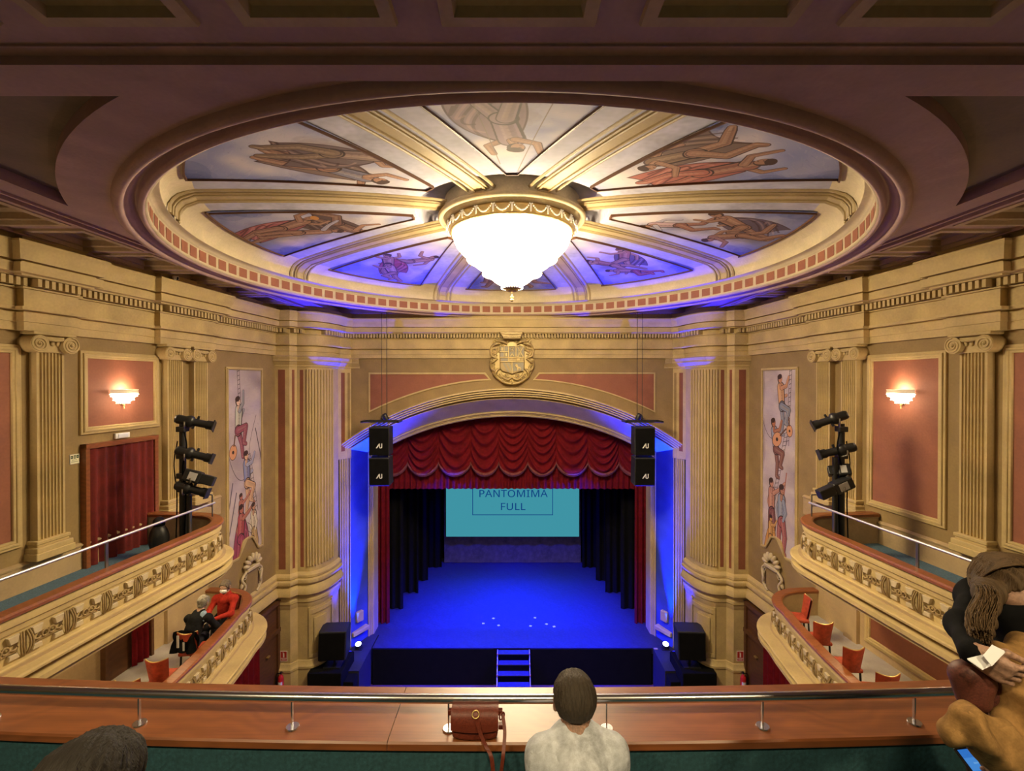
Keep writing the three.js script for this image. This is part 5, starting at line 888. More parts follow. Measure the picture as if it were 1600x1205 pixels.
// ---------------------------------------------------------------- wall fittings
both((s) => {
  const w = s < 0 ? 'left' : 'right', x = -6.70, zf = -13.76;
  const EX = 0.14; const e = thing('fire_extinguisher', `red fire extinguisher with a white label on the ${w} pier`, 'fire extinguisher', V(x - 0.03, 0.85, zf + 0.09));
  obj('cylinder', lathe([[0.001, 0.9], [0.075, 0.9], [0.082, 0.92], [0.082, 1.27], [0.06, 1.34], [0.028, 1.37], [0.028, 1.41], [0.001, 1.41]], 24).translate(x, EX, zf + 0.1), mat(lin(0.5, 0.02, 0.02), { roughness: 0.3 }), e);
  obj('label', lathe([[0.0835, 1.0], [0.0835, 1.2]], 20, -0.9, 1.8).translate(x, EX, zf + 0.1), M.white, e);
  obj('valve', [rbox(x - 0.02, x + 0.02, 1.40 + EX, 1.46 + EX, zf + 0.07, zf + 0.13, 0.006), T(rbox(-0.015, 0.015, -0.008, 0.008, 0, 0.11, 0.004), x, 1.45 + EX, zf + 0.08, -0.3, 0.9, 0), rbox(x - 0.03, x + 0.03, 1.1 + EX, 1.14 + EX, zf + 0.0, zf + 0.03, 0.004)], M.blackMetal, e);
  obj('hose', tube([V(x, 1.42 + EX, zf + 0.11), V(x - 0.1, 1.42 + EX, zf + 0.12), V(x - 0.13, 1.25 + EX, zf + 0.12), V(x - 0.1, 1.02 + EX, zf + 0.13)], 0.012, 20, 6), M.black, e);
  const g = thing('fire_sign', `small red extinguisher sign above the ${w} fire extinguisher`, 'sign', V(x, 1.8, -13.85));
  const tex = canvasTex(96, 144, (c) => { c.fillStyle = '#e8d8cc'; c.fillRect(0, 0, 96, 144); c.fillStyle = '#b02a22'; c.fillRect(6, 6, 84, 92); c.fillRect(6, 106, 84, 30); c.fillStyle = '#efe3d8'; c.fillRect(38, 30, 20, 58); c.fillRect(42, 18, 8, 14); c.fillRect(30, 20, 14, 5); c.fillRect(18, 112, 60, 4); c.fillRect(18, 124, 60, 4); });
  const q = quads([[V(x - 0.10, 1.80, -13.836), V(x - 0.10, 2.10, -13.836)], [V(x + 0.10, 1.80, -13.836), V(x + 0.10, 2.10, -13.836)]], 0); setQuadUV(q, MIR);
  obj('plate', box(x - 0.102, x + 0.102, 1.798, 2.102, -13.848, -13.838), M.white, g); obj('face', q, mat(0xffffff, { map: tex, roughness: 0.5, box: false }), g);
  const cm = thing('security_camera', `small pale camera on the cornice above the paired pilasters on the ${w} wall`, 'camera', Lp(9.75, 12.06, 0.3));
  obj('body', [T(rbox(-0.05, 0.05, -0.04, 0.04, -0.1, 0.1, 0.02), ...Lp(9.75, 12.13, 0.36).toArray(), 0.2, 0.7, 0), T(new THREE.CylinderGeometry(0.05, 0.055, 0.03, 16), ...Lp(9.75, 12.085, 0.3).toArray())], M.white, cm);
  obj('lens', T(new THREE.CylinderGeometry(0.03, 0.03, 0.02, 14), ...Lp(9.70, 12.11, 0.44).toArray(), PI / 2, 0, 0.7), M.black, cm);
});
MIR = true;
{ const g = thing('wall_sensor', 'tiny white sensor box at the edge of the right pier', 'sensor', V(-6.94, 3.2, -13.84)); obj('case', rbox(-6.96, -6.87, 3.1, 3.28, -13.84, -13.78, 0.01), M.white, g); obj('lens', T(new THREE.SphereGeometry(0.025, 10, 8), -6.915, 3.15, -13.78), M.steelDim, g); }
MIR = false;

// ---------------------------------------------------------------- gallery: floor steps, front with wooden counter, rail
const bow = (x) => 0.011 * x * x;
const rowsX = (x0, x1, prof, n = 40) => quads([...Array(n + 1)].map((_, i) => { const x = lerp(x0, x1, i / n); return prof.map(([d, y]) => V(x, y, -(d + bow(x)))); }), 0.5);
struct('gallery_floor', [box(-7.9, 7.9, 7.2, 7.6, -2.2, 4), box(-7.9, 7.9, 7.6, 8.0, -0.98, 4), box(-7.9, 7.9, 8.0, 8.38, -0.3, 4)], M.carpetTeal, 'stepped gallery floor under the camera');
{
  const g = thing('gallery_parapet', 'teal gallery parapet below the wooden counter', 'parapet', V(0, 7.2, -2.4), null, 'structure');
  obj('inner_face', rowsX(-7, 7, [[2.60, 7.2], [2.20, 7.2], [2.20, 7.6], [2.235, 7.62], [2.235, 8.25], [2.6, 8.26]], 60), M.carpetTeal, g);
  obj('outer_face', rowsX(-7, 7, [[2.6, 7.0], [2.62, 7.0], [2.62, 8.25], [2.3, 8.26]], 60), M.cream, g);
  const c = thing('counter', 'long wooden counter with a thin pale seam along the gallery front', 'counter', V(0, 8.25, -2.42));
  const prof = (d0, d1) => [[d0 + 0.02, 8.252], [d0, 8.262], [d0, 8.292], [d0 + 0.008, 8.30], [d1 - 0.012, 8.30], [d1, 8.29], [d1, 8.262], [d1 - 0.02, 8.252], [d0 + 0.02, 8.252]];
  for (const [a, b] of [[-5.2, -3.002], [-2.998, -0.5905], [-0.5875, 2.598], [2.602, 5.2]]) obj('plank', rowsX(a, b, prof(2.215, 2.635), 24), M.wood, c);
  const r = thing('counter_rail', 'polished steel rail on thin posts along the wooden counter', 'rail', V(0, 8.3, -2.31));
  const pts = [...Array(41)].map((_, i) => { const x = lerp(-5.1, 5.1, i / 40); return V(x, 8.45, -(2.305 + bow(x))); });
  obj('tube', tube(pts, 0.0215, 120, 18), M.steel, r);
  for (let k = -6; k <= 6; k++) {
    const x = -0.31 + 0.772 * k, z = -(2.305 + bow(x));
    obj('post', rbox(x - 0.004, x + 0.004, 8.302, 8.435, z - 0.007, z + 0.007, 0.002), M.steel, r);
    obj('foot_disc', T(new THREE.CylinderGeometry(0.03, 0.032, 0.006, 28), x + 0.002, 8.304, z), M.steel, r);
  }
}
// saddle bag on the counter
{
  const x0 = -0.176, z0 = -2.262, g = thing('shoulder_bag', 'small brown leather saddle bag on the counter with its strap hanging down', 'bag', V(x0, 8.3, z0));
  const out = []; for (let i = 0; i <= 20; i++) { const t = i / 20 * PI; out.push([-Math.cos(t) * 0.108, 0.035 - 0.033 * Math.sin(t) ** 0.6]); }
  const sh = poly([[-0.104, 0.13], [-0.109, 0.035], ...out.slice(1, -1), [0.109, 0.035], [0.104, 0.13]]);
  obj('pouch', extr(sh, 0.062, 0.014, 3).translate(x0, 8.3, z0 - 0.035), M.leather, g);
  const fl = []; for (let i = 0; i <= 16; i++) { const u = -1 + i / 8, w = 0.112, col = []; for (const [dz, dy] of [[-0.05, 0.125], [-0.04, 0.143], [0.0, 0.15], [0.035, 0.143], [0.052, 0.12], [0.056, 0.09], [0.056, 0.066 - 0.012 * (1 - u * u)], [0.05, 0.066 - 0.012 * (1 - u * u)]]) col.push(V(x0 + u * w, 8.3 + dy, z0 + dz)); fl.push(col); }
  const flap = obj('flap', quads(fl, 0.9), M.leather, g);
  obj('clasp', T(new THREE.TorusGeometry(0.016, 0.0035, 8, 20), x0 + 0.005, 8.436, z0 + 0.047, -0.9), M.brass, flap);
  obj('lug', [rbox(x0 + 0.108, x0 + 0.13, 8.405, 8.43, z0 - 0.012, z0 + 0.012, 0.004), rbox(x0 - 0.13, x0 - 0.108, 8.405, 8.43, z0 - 0.012, z0 + 0.012, 0.004), T(new THREE.TorusGeometry(0.016, 0.004, 6, 14), x0 + 0.128, 8.41, z0 + 0.02, 0, 0.8), rbox(x0 + 0.112, x0 + 0.135, 8.35, 8.372, z0, z0 + 0.03, 0.004)], M.leather, g);
  const ribbon = (ps, w) => { const cv = new THREE.CatmullRomCurve3(ps, false, 'centripetal'), n = 40; return quads([...Array(n + 1)].map((_, i) => { const p = cv.getPoint(i / n); return [V(p.x - w, p.y, p.z), V(p.x - w, p.y, p.z + 0.004), V(p.x + w, p.y, p.z + 0.004), V(p.x + w, p.y, p.z), V(p.x - w, p.y, p.z)]; }), 0.6); };
  obj('strap', [ribbon([V(x0 + 0.13, 8.42, z0 + 0.01), V(x0 + 0.142, 8.36, z0 + 0.05), V(x0 + 0.138, 8.315, z0 + 0.09), V(x0 + 0.135, 8.29, z0 + 0.108), V(x0 + 0.125, 8.2, z0 + 0.112), V(x0 + 0.115, 8.0, z0 + 0.11)], 0.008), ribbon([V(x0 + 0.01, 8.43, z0 + 0.052), V(x0 + 0.03, 8.36, z0 + 0.066), V(x0 + 0.06, 8.31, z0 + 0.085), V(x0 + 0.08, 8.29, z0 + 0.108), V(x0 + 0.092, 8.18, z0 + 0.114), V(x0 + 0.1, 8.0, z0 + 0.112)], 0.009)], M.leather, g);
}

// unseen downlights added above and behind the camera to brighten the foreground
for (const [x, z] of [[-2.6, 0.9], [0, 0.9], [2.6, 0.9]]) {
  const g = thing('added_downlight', `added unseen lamp over the gallery, ${x < 0 ? 'left' : x > 0 ? 'right' : 'middle'} of three`, 'ceiling lamp', V(x, 12.1, z));
  obj('bezel', T(new THREE.TorusGeometry(0.16, 0.025, 8, 28), x, 12.19, z, PI / 2), M.brass, g);
  obj('diffuser', T(new THREE.CylinderGeometry(0.15, 0.15, 0.02, 28), x, 12.188, z), sconceGlow, g);
  const l = new THREE.SpotLight(WARM, LAMP.rear, 0, 1.0, 0.8, 2); l.position.set(x, 12.16, z); l.target.position.set(x * 0.9, 8, z - 2.6); l.castShadow = true; l.shadow.radius = 8; scene.add(l, l.target);
}
// ---------------------------------------------------------------- people: each body is one smooth surface meshed from a distance field
const cap = (a, b, ra, rb) => ({ a, b, ra, rb });
const ell = (c, x, y, z) => ({ c, e: [x, y, z] });
function dist(p, q) {
  if (q.c) { const [x, y, z] = q.e, dx = (p.x - q.c.x) / x, dy = (p.y - q.c.y) / y, dz = (p.z - q.c.z) / z, k0 = Math.sqrt(dx * dx + dy * dy + dz * dz), k1 = Math.sqrt((dx / x) ** 2 + (dy / y) ** 2 + (dz / z) ** 2) || 1e-6; return k0 * (k0 - 1) / k1; }
  const bx = q.b.x - q.a.x, by = q.b.y - q.a.y, bz = q.b.z - q.a.z, px = p.x - q.a.x, py = p.y - q.a.y, pz = p.z - q.a.z, t = clamp((px * bx + py * by + pz * bz) / (bx * bx + by * by + bz * bz), 0, 1);
  return Math.hypot(px - bx * t, py - by * t, pz - bz * t) - lerp(q.ra, q.rb, t);
}
function field(prims, k) { return (p) => { let d = 1e9; for (const q of prims) { const e = dist(p, q), kk = q.k ?? k, h = Math.max(kk - Math.abs(d - e), 0) / kk; d = Math.min(d, e) - h * h * kk * 0.25; } return d; }; }
function meshField(fn, lo, hi, cell) {
  const size = Math.max(hi.x - lo.x, hi.y - lo.y, hi.z - lo.z) + 4 * cell, res = Math.min(150, Math.ceil(size / cell)), half = res / 2, h = size / res, c = lo.clone().add(hi).multiplyScalar(0.5);
  const mc = new MarchingCubes(res, new THREE.MeshBasicMaterial(), false, false, 260000); mc.isolation = 0;
  const p = V(0, 0, 0);
  for (let k = 0; k < res; k++) for (let j = 0; j < res; j++) for (let i = 0; i < res; i++) {
    p.set(c.x + (i - half) * h, c.y + (j - half) * h, c.z + (k - half) * h);
    const out = p.x < lo.x - 2 * h || p.y < lo.y - 2 * h || p.z < lo.z - 2 * h || p.x > hi.x + 2 * h || p.y > hi.y + 2 * h || p.z > hi.z + 2 * h;
    mc.field[i + j * res + k * res * res] = out ? -1 : -fn(p);
  }
  mc.update();
  const g = new THREE.BufferGeometry(), n = mc.count, P = new Float32Array(n * 3), N = new Float32Array(n * 3);
  for (let i = 0; i < n * 3; i++) { P[i] = mc.positionArray[i] * half * h; N[i] = mc.normalArray[i]; }
  for (let i = 0; i < n; i++) { P[i * 3] += c.x; P[i * 3 + 1] += c.y; P[i * 3 + 2] += c.z; const l = Math.hypot(N[i * 3], N[i * 3 + 1], N[i * 3 + 2]) || 1; N[i * 3] /= l; N[i * 3 + 1] /= l; N[i * 3 + 2] /= l; }
  g.setAttribute('position', new THREE.BufferAttribute(P, 3)); g.setAttribute('normal', new THREE.BufferAttribute(N, 3));
  return g;
}
function bounds(prims, m = 0.03) {
  const lo = V(1e9, 1e9, 1e9), hi = V(-1e9, -1e9, -1e9);
  for (const q of prims) { if (q.c) { const r = Math.max(...q.e) + m; lo.min(q.c.clone().subScalar(r)); hi.max(q.c.clone().addScalar(r)); } else for (const [p, r] of [[q.a, q.ra], [q.b, q.rb]]) { lo.min(p.clone().subScalar(r + m)); hi.max(p.clone().addScalar(r + m)); } }
  return [lo, hi];
}
const blob = (prims, k, cell, mod) => { const f = field(prims, k), [lo, hi] = bounds(prims); return meshField(mod ? (p) => mod(p, f(p)) : f, lo, hi, cell); };
// a head in its own axes: f = forward, u = up; returns primitives and a place function
function head(c, fwd, up, s = 1) {
  const f = fwd.clone().normalize(), r = f.clone().cross(up).normalize(), u = r.clone().cross(f).normalize();
  const P = (x, y, z) => c.clone().addScaledVector(r, x * s).addScaledVector(u, y * s).addScaledVector(f, z * s);
  const b = [cap(P(0, 0.03, -0.02), P(0, 0.028, 0.015), 0.082 * s, 0.078 * s), cap(P(0, -0.01, 0.035), P(0, -0.075, 0.055), 0.062 * s, 0.042 * s), cap(P(0, 0.0, 0.088), P(0, -0.032, 0.108), 0.009 * s, 0.014 * s), cap(P(0, 0.01, -0.03), P(0, -0.07, -0.03), 0.06 * s, 0.05 * s)];
  for (const e of [-1, 1]) b.push({ ...cap(P(e * 0.088, 0.016, -0.016), P(e * 0.092, -0.028, -0.006), 0.018 * s, 0.013 * s), k: 0.012 }, { ...cap(P(e * 0.02, 0.026, 0.08), P(e * 0.048, 0.024, 0.07), 0.012 * s, 0.01 * s), k: 0.02 });
  b.push({ ...cap(P(-0.02, -0.062, 0.09), P(0.02, -0.062, 0.09), 0.009 * s, 0.009 * s), k: 0.01 });
  return { b, P, r, u, f };
}
function hand(w, dir, side, curl = 0.5) {                     // palm, four bent fingers and a thumb leaving the wrist w along dir; side points to the thumb
  const d = dir.clone().normalize(), t = side.clone().addScaledVector(d, -side.dot(d)).normalize(), n = d.clone().cross(t).normalize();
  const P = (a, b, c) => w.clone().addScaledVector(d, a).addScaledVector(t, b).addScaledVector(n, c), out = [];
  out.push(cap(P(0, 0.012, 0), P(0.08, 0.024, 0), 0.022, 0.016), cap(P(0, -0.012, 0), P(0.075, -0.026, 0), 0.022, 0.015), cap(P(0.02, 0, 0), P(0.08, 0, 0), 0.02, 0.016));
  [[0.03, 0.07], [0.011, 0.078], [-0.009, 0.073], [-0.028, 0.058]].forEach(([b, l]) => {
    const a0 = 0.084, c1 = curl * 0.7, c2 = curl * 1.6, p0 = P(a0, b, 0), p1 = P(a0 + l * 0.45 * Math.cos(c1), b * 1.08, -l * 0.45 * Math.sin(c1)), p2 = P(a0 + l * (0.45 * Math.cos(c1) + 0.5 * Math.cos(c2)), b * 1.1, -l * (0.45 * Math.sin(c1) + 0.5 * Math.sin(c2)));
    out.push({ ...cap(p0, p1, 0.0095, 0.0088), k: 0.006 }, { ...cap(p1, p2, 0.0088, 0.0075), k: 0.004 });
  });
  out.push({ ...cap(P(0.025, 0.028, 0), P(0.06, 0.052, -0.012), 0.013, 0.011), k: 0.014 }, { ...cap(P(0.06, 0.052, -0.012), P(0.095, 0.05, -0.026), 0.0105, 0.0085), k: 0.005 });
  return out;
}
const skin = (r, g, b) => mat(lin(r, g, b), { roughness: 0.55, map: rep(grainMap, 6) });
const hairM = (r, g, b) => mat(lin(r, g, b), { roughness: 0.75, map: rep(fabricMap, 9, 2.5), bumpMap: rep(grainMap, 14, 3), bumpScale: 0.004 });
const cloth = (r, g, b) => mat(lin(r, g, b), { phys: true, specularIntensity: 0.3, roughness: 0.9, map: rep(fabricMap, 3), bumpMap: rep(fabricBump, 6), bumpScale: 0.0012 });
const hairNoise = (p, s, amp) => amp * (perlin.noise(p.x * s, p.y * s * 0.5, p.z * s) + 0.5 * perlin.noise(p.x * s * 2.3, p.y * s, p.z * s * 2.3));

const ridges = (p, x, y, z, a) => { const az = Math.atan2(x, -z - 0.02 + 0.5 * y); return a * (perlin.noise(az * 26, y * 14, 1.5) + 0.6 * perlin.noise(az * 60, y * 26, 4.5)); };
function strands(list, r, m, g) { const o = obj('hair_strand', list.map((p) => tube(p, r * rr(0.6, 1.2), 12, 3)), m, g); o.userData.kind = 'stuff'; }
function seated(o) {                                           // o: joints; builds body, top, trousers, shoes, hair
  const g = thing('person', o.label, 'person', o.base), J = o.J, H = head(J.head, o.face, o.up ?? V(0, 1, 0), o.s ?? 1);
  const arm = (sh, el, wr) => [cap(sh, el, 0.05, 0.042), cap(el, wr, 0.04, 0.027)];
  const torso = [cap(J.sL, J.sR, 0.065, 0.065), cap(J.neck.clone().add(V(-0.04, 0.005, 0)), J.neck.clone().add(V(0.04, 0.005, 0)), 0.058, 0.058), cap(J.neck.clone().lerp(J.hip, 0.22), J.neck.clone().lerp(J.hip, 0.55), 0.13, 0.125), cap(J.neck.clone().lerp(J.hip, 0.55), J.hip, 0.125, 0.135)];
  const hips = J.kL ? [cap(J.hip.clone().add(V(-0.07, 0, 0)), J.hip.clone().add(V(0.07, 0, 0)), 0.12, 0.12)] : [];
  const legL = J.kL ? [cap(J.hip.clone().add(V(-0.09, 0, 0)), J.kL, 0.085, 0.06), cap(J.kL, J.fL, 0.055, 0.04)] : [], legR = J.kL ? [cap(J.hip.clone().add(V(0.09, 0, 0)), J.kR, 0.085, 0.06), cap(J.kR, J.fR, 0.055, 0.04)] : [];
  const armL = arm(J.sL, J.eL, J.wL), armR = arm(J.sR, J.eR, J.wR), feet = J.kL ? [cap(J.fL, J.fL.clone().addScaledVector(o.toe, 0.16), 0.038, 0.03), cap(J.fR, J.fR.clone().addScaledVector(o.toe, 0.16), 0.038, 0.03)] : [];
  const hands = [...hand(J.wL, J.hL, V(0, 1, 0), 0.8), ...hand(J.wR, J.hR, V(0, 1, 0), 0.8)];
  const main = blob([...torso, cap(J.neck, H.P(0, -0.04, -0.025), 0.056, 0.052), ...hips, ...legL, ...legR, ...armL, ...armR], 0.05, o.cell ?? 0.014);
  obj('body', [main, blob(H.b, 0.03, (o.cell ?? 0.014) * 0.35), blob(hands, 0.012, 0.0035)], o.skin, g);
  const grow = (l, k) => l.map((q) => ({ ...q, ra: q.ra + k, rb: q.rb + k }));
  const folds = (p, d) => d + 0.006 * perlin.noise(p.x * 14, p.y * 9, p.z * 14) + 0.003 * perlin.noise(p.x * 34, p.y * 22, p.z * 34);
  const collar = o.collar ?? 0.0, neckHole = cap(J.neck.clone().lerp(H.P(0, -0.04, -0.025), 0.95), H.P(0, 0.02, -0.02), 0.060, 0.075);
  obj(o.topName ?? 'sweater', blob([...grow(torso, 0.014), ...grow(o.short ? [cap(J.sL, J.sL.clone().lerp(J.eL, 0.75), 0.055, 0.055), cap(J.sR, J.sR.clone().lerp(J.eR, 0.75), 0.055, 0.055)] : [...armL, ...armR], 0.012)], 0.05, o.cell ?? 0.014, (p, d) => Math.max(folds(p, d), collar - dist(p, neckHole))), o.top, g);
  if (J.kL) { obj('trousers', blob([...grow(hips, 0.014), ...grow([legL[0], legR[0]], 0.014), ...grow([legL[1], legR[1]], 0.016)], 0.04, o.cell ?? 0.014, folds), o.trousers, g); obj('shoes', blob(grow(feet, 0.012), 0.02, 0.009), M.black, g); }
  if (o.hair) o.hair(g, H, J);
  return [g, H];
}
// the man in the middle, seen from behind
seated({
  label: 'person with short brown hair and a pale T-shirt seen from behind at the counter', base: V(0.28, 7.6, -1.9), cell: 0.011, s: 0.93,
  face: V(-0.03, -0.12, -1), skin: skin(0.42, 0.23, 0.15), top: cloth(0.76, 0.80, 0.88), trousers: cloth(0.03, 0.035, 0.05), topName: 'shirt', short: true, toe: V(0, 0, -1),
  J: { head: V(0.283, 8.55, -2.14), neck: V(0.286, 8.425, -2.085), hip: V(0.29, 7.95, -1.72), sL: V(0.140, 8.37, -2.05), sR: V(0.430, 8.375, -2.05), eL: V(0.11, 8.10, -2.02), eR: V(0.46, 8.10, -2.02), wL: V(0.19, 7.96, -2.10), wR: V(0.39, 7.96, -2.10), hL: V(0.1, -0.5, -0.2), hR: V(-0.1, -0.5, -0.2), kL: V(0.18, 7.93, -2.10), kR: V(0.40, 7.93, -2.10), fL: V(0.18, 7.66, -2.0), fR: V(0.40, 7.66, -2.0) },
  hair: (g, H) => {
    const P = H.P, cr = [cap(P(-0.012, 0.038, -0.022), P(-0.012, 0.04, 0.025), 0.080, 0.076), cap(P(0.012, 0.038, -0.022), P(0.012, 0.04, 0.025), 0.080, 0.076), cap(P(0, 0.0, -0.04), P(0, -0.04, -0.038), 0.068, 0.060)];
    obj('hair', blob(cr, 0.05, 0.0042, (p, d) => { const q = p.clone().sub(H.P(0, 0, 0)), x = Math.abs(q.dot(H.r)), y = q.dot(H.u), z = q.dot(H.f); const ear = Math.hypot(y + 0.004, z + 0.004) - 0.034; let e = d + ridges(p, x, y, z, 0.0035) + hairNoise(p, 30, 0.002); if (x > 0.06) e = Math.max(e, -ear); return Math.max(e, z - 0.07 - 0.5 * Math.max(0, y - 0.05), -0.040 - y + (z > -0.02 ? (z + 0.02) * 2.2 : 0)); }), hairM(0.06, 0.042, 0.026), g);
  },
});
// close head in the lower left corner
seated({
  label: 'person whose dark brown hair rises into the lower left corner', base: V(-0.84, 8.0, -0.8), cell: 0.014, s: 0.96,
  face: V(-0.12, -0.3, -1), skin: skin(0.45, 0.24, 0.17), top: cloth(0.03, 0.03, 0.035), trousers: cloth(0.03, 0.03, 0.04), toe: V(0, 0, -1),
  J: { head: V(-0.885, 9.13, -0.97), neck: V(-0.83, 9.03, -0.9), hip: V(-0.83, 8.42, -0.7), sL: V(-1.0, 8.96, -0.9), sR: V(-0.66, 8.96, -0.9), eL: V(-1.06, 8.7, -0.95), eR: V(-0.6, 8.7, -0.95), wL: V(-0.95, 8.55, -1.12), wR: V(-0.71, 8.55, -1.12), hL: V(0.3, -0.1, -0.8), hR: V(-0.3, -0.1, -0.8), kL: V(-0.95, 8.42, -1.14), kR: V(-0.72, 8.42, -1.14), fL: V(-0.95, 8.06, -1.12), fR: V(-0.72, 8.06, -1.12) },
  hair: (g, H) => {
    const P = H.P, cr = [cap(P(0, 0.045, -0.025), P(0, 0.043, 0.03), 0.088, 0.085), cap(P(0, 0.0, -0.05), P(0, -0.07, -0.055), 0.072, 0.06)];
    obj('hair', blob(cr, 0.05, 0.0040, (p, d) => { const q = p.clone().sub(H.P(0, 0, 0)), y = q.dot(H.u), z = q.dot(H.f), x = q.dot(H.r); let e = d + hairNoise(p, 14, 0.006) + ridges(p, x, y, z, 0.004); const ear = Math.hypot(y + 0.012, z + 0.005) - 0.03; if (x > 0.05) e = Math.max(e, -ear); return Math.max(e, z - 0.085, -0.11 - y); }), hairM(0.013, 0.0075, 0.0035), g);
  },
});
// couple on the lower left balcony
const farHair = (c, amp) => (g, H) => { const cr = [cap(H.P(0, 0.045, -0.02), H.P(0, 0.042, 0.02), 0.098, 0.09), cap(H.P(0, 0, -0.04), H.P(0, -0.05, -0.05), 0.08, 0.06)]; obj('hair', blob(cr, 0.05, 0.008, (p, d) => { const q = p.clone().sub(H.P(0, 0, 0)), z = q.dot(H.f), y = q.dot(H.u); return Math.max(d + hairNoise(p, 30, amp), z - 0.06 - 0.6 * Math.max(0, y - 0.05)); }), c, g); };
{
  const [g, H] = seated({
    label: 'person in a red sweater and white mask facing the gallery from the lower left balcony', base: V(-6.0, 4.56, -9.75), cell: 0.016, skinTone: 0,
    face: V(0.02, -0.25, 1), skin: skin(0.5, 0.30, 0.21), top: cloth(0.45, 0.035, 0.02), trousers: cloth(0.015, 0.015, 0.02), toe: V(-0.2, 0, 1),
    J: { head: V(-5.980, 5.730, -9.840), neck: V(-5.990, 5.560, -9.880), hip: V(-6.040, 5.050, -9.940), sL: V(-6.170, 5.480, -9.860), sR: V(-5.800, 5.480, -9.860), eL: V(-6.250, 5.250, -9.700), eR: V(-5.770, 5.250, -9.680), wL: V(-6.080, 5.230, -9.510), wR: V(-5.960, 5.240, -9.490), hL: V(0.6, -0.2, 0.5), hR: V(-0.6, -0.2, 0.4), kL: V(-6.200, 5.010, -9.540), kR: V(-5.960, 5.010, -9.520), fL: V(-6.210, 4.610, -9.540), fR: V(-5.970, 4.610, -9.520) },
    hair: farHair(hairM(0.16, 0.12, 0.08), 0.010),
  });
  obj('mask', blob([cap(H.P(-0.03, -0.045, 0.075), H.P(0.03, -0.045, 0.075), 0.036, 0.036), cap(H.P(0, -0.03, 0.09), H.P(0, -0.065, 0.085), 0.034, 0.03)], 0.03, 0.006), M.white, g);
  seated({
    label: 'grey-haired person in a black jacket and pale blue collar leaning towards the masked person', base: V(-6.05, 4.56, -9.0), cell: 0.016,
    face: V(0.1, -0.45, -1), skin: skin(0.5, 0.30, 0.21), top: cloth(0.012, 0.012, 0.013), trousers: cloth(0.015, 0.015, 0.02), topName: 'jacket', collar: 0.0, toe: V(0.1, 0, -1),
    J: { head: V(-6.000, 5.710, -9.180), neck: V(-6.020, 5.550, -9.090), hip: V(-6.100, 5.050, -8.870), sL: V(-6.210, 5.450, -9.070), sR: V(-5.840, 5.470, -9.070), eL: V(-6.290, 5.230, -9.200), eR: V(-5.770, 5.250, -9.200), wL: V(-6.190, 5.150, -9.280), wR: V(-5.900, 5.170, -9.290), hL: V(0.4, 0, -0.6), hR: V(-0.4, 0, -0.6), kL: V(-6.220, 5.010, -9.250), kR: V(-6.040, 5.010, -9.270), fL: V(-6.220, 4.610, -9.230), fR: V(-6.040, 4.610, -9.250) },
    hair: (g, H, J) => { farHair(hairM(0.26, 0.23, 0.18), 0.010)(g, H); obj('collar', blob([cap(J.neck.clone().add(V(-0.07, -0.01, 0.02)), J.neck.clone().add(V(0.09, -0.0, 0.02)), 0.055, 0.055), cap(J.neck.clone().add(V(0.07, -0.03, 0.05)), J.neck.clone().add(V(0.14, -0.09, 0.07)), 0.05, 0.04)], 0.04, 0.009), cloth(0.33, 0.45, 0.58), g); },
  });
}
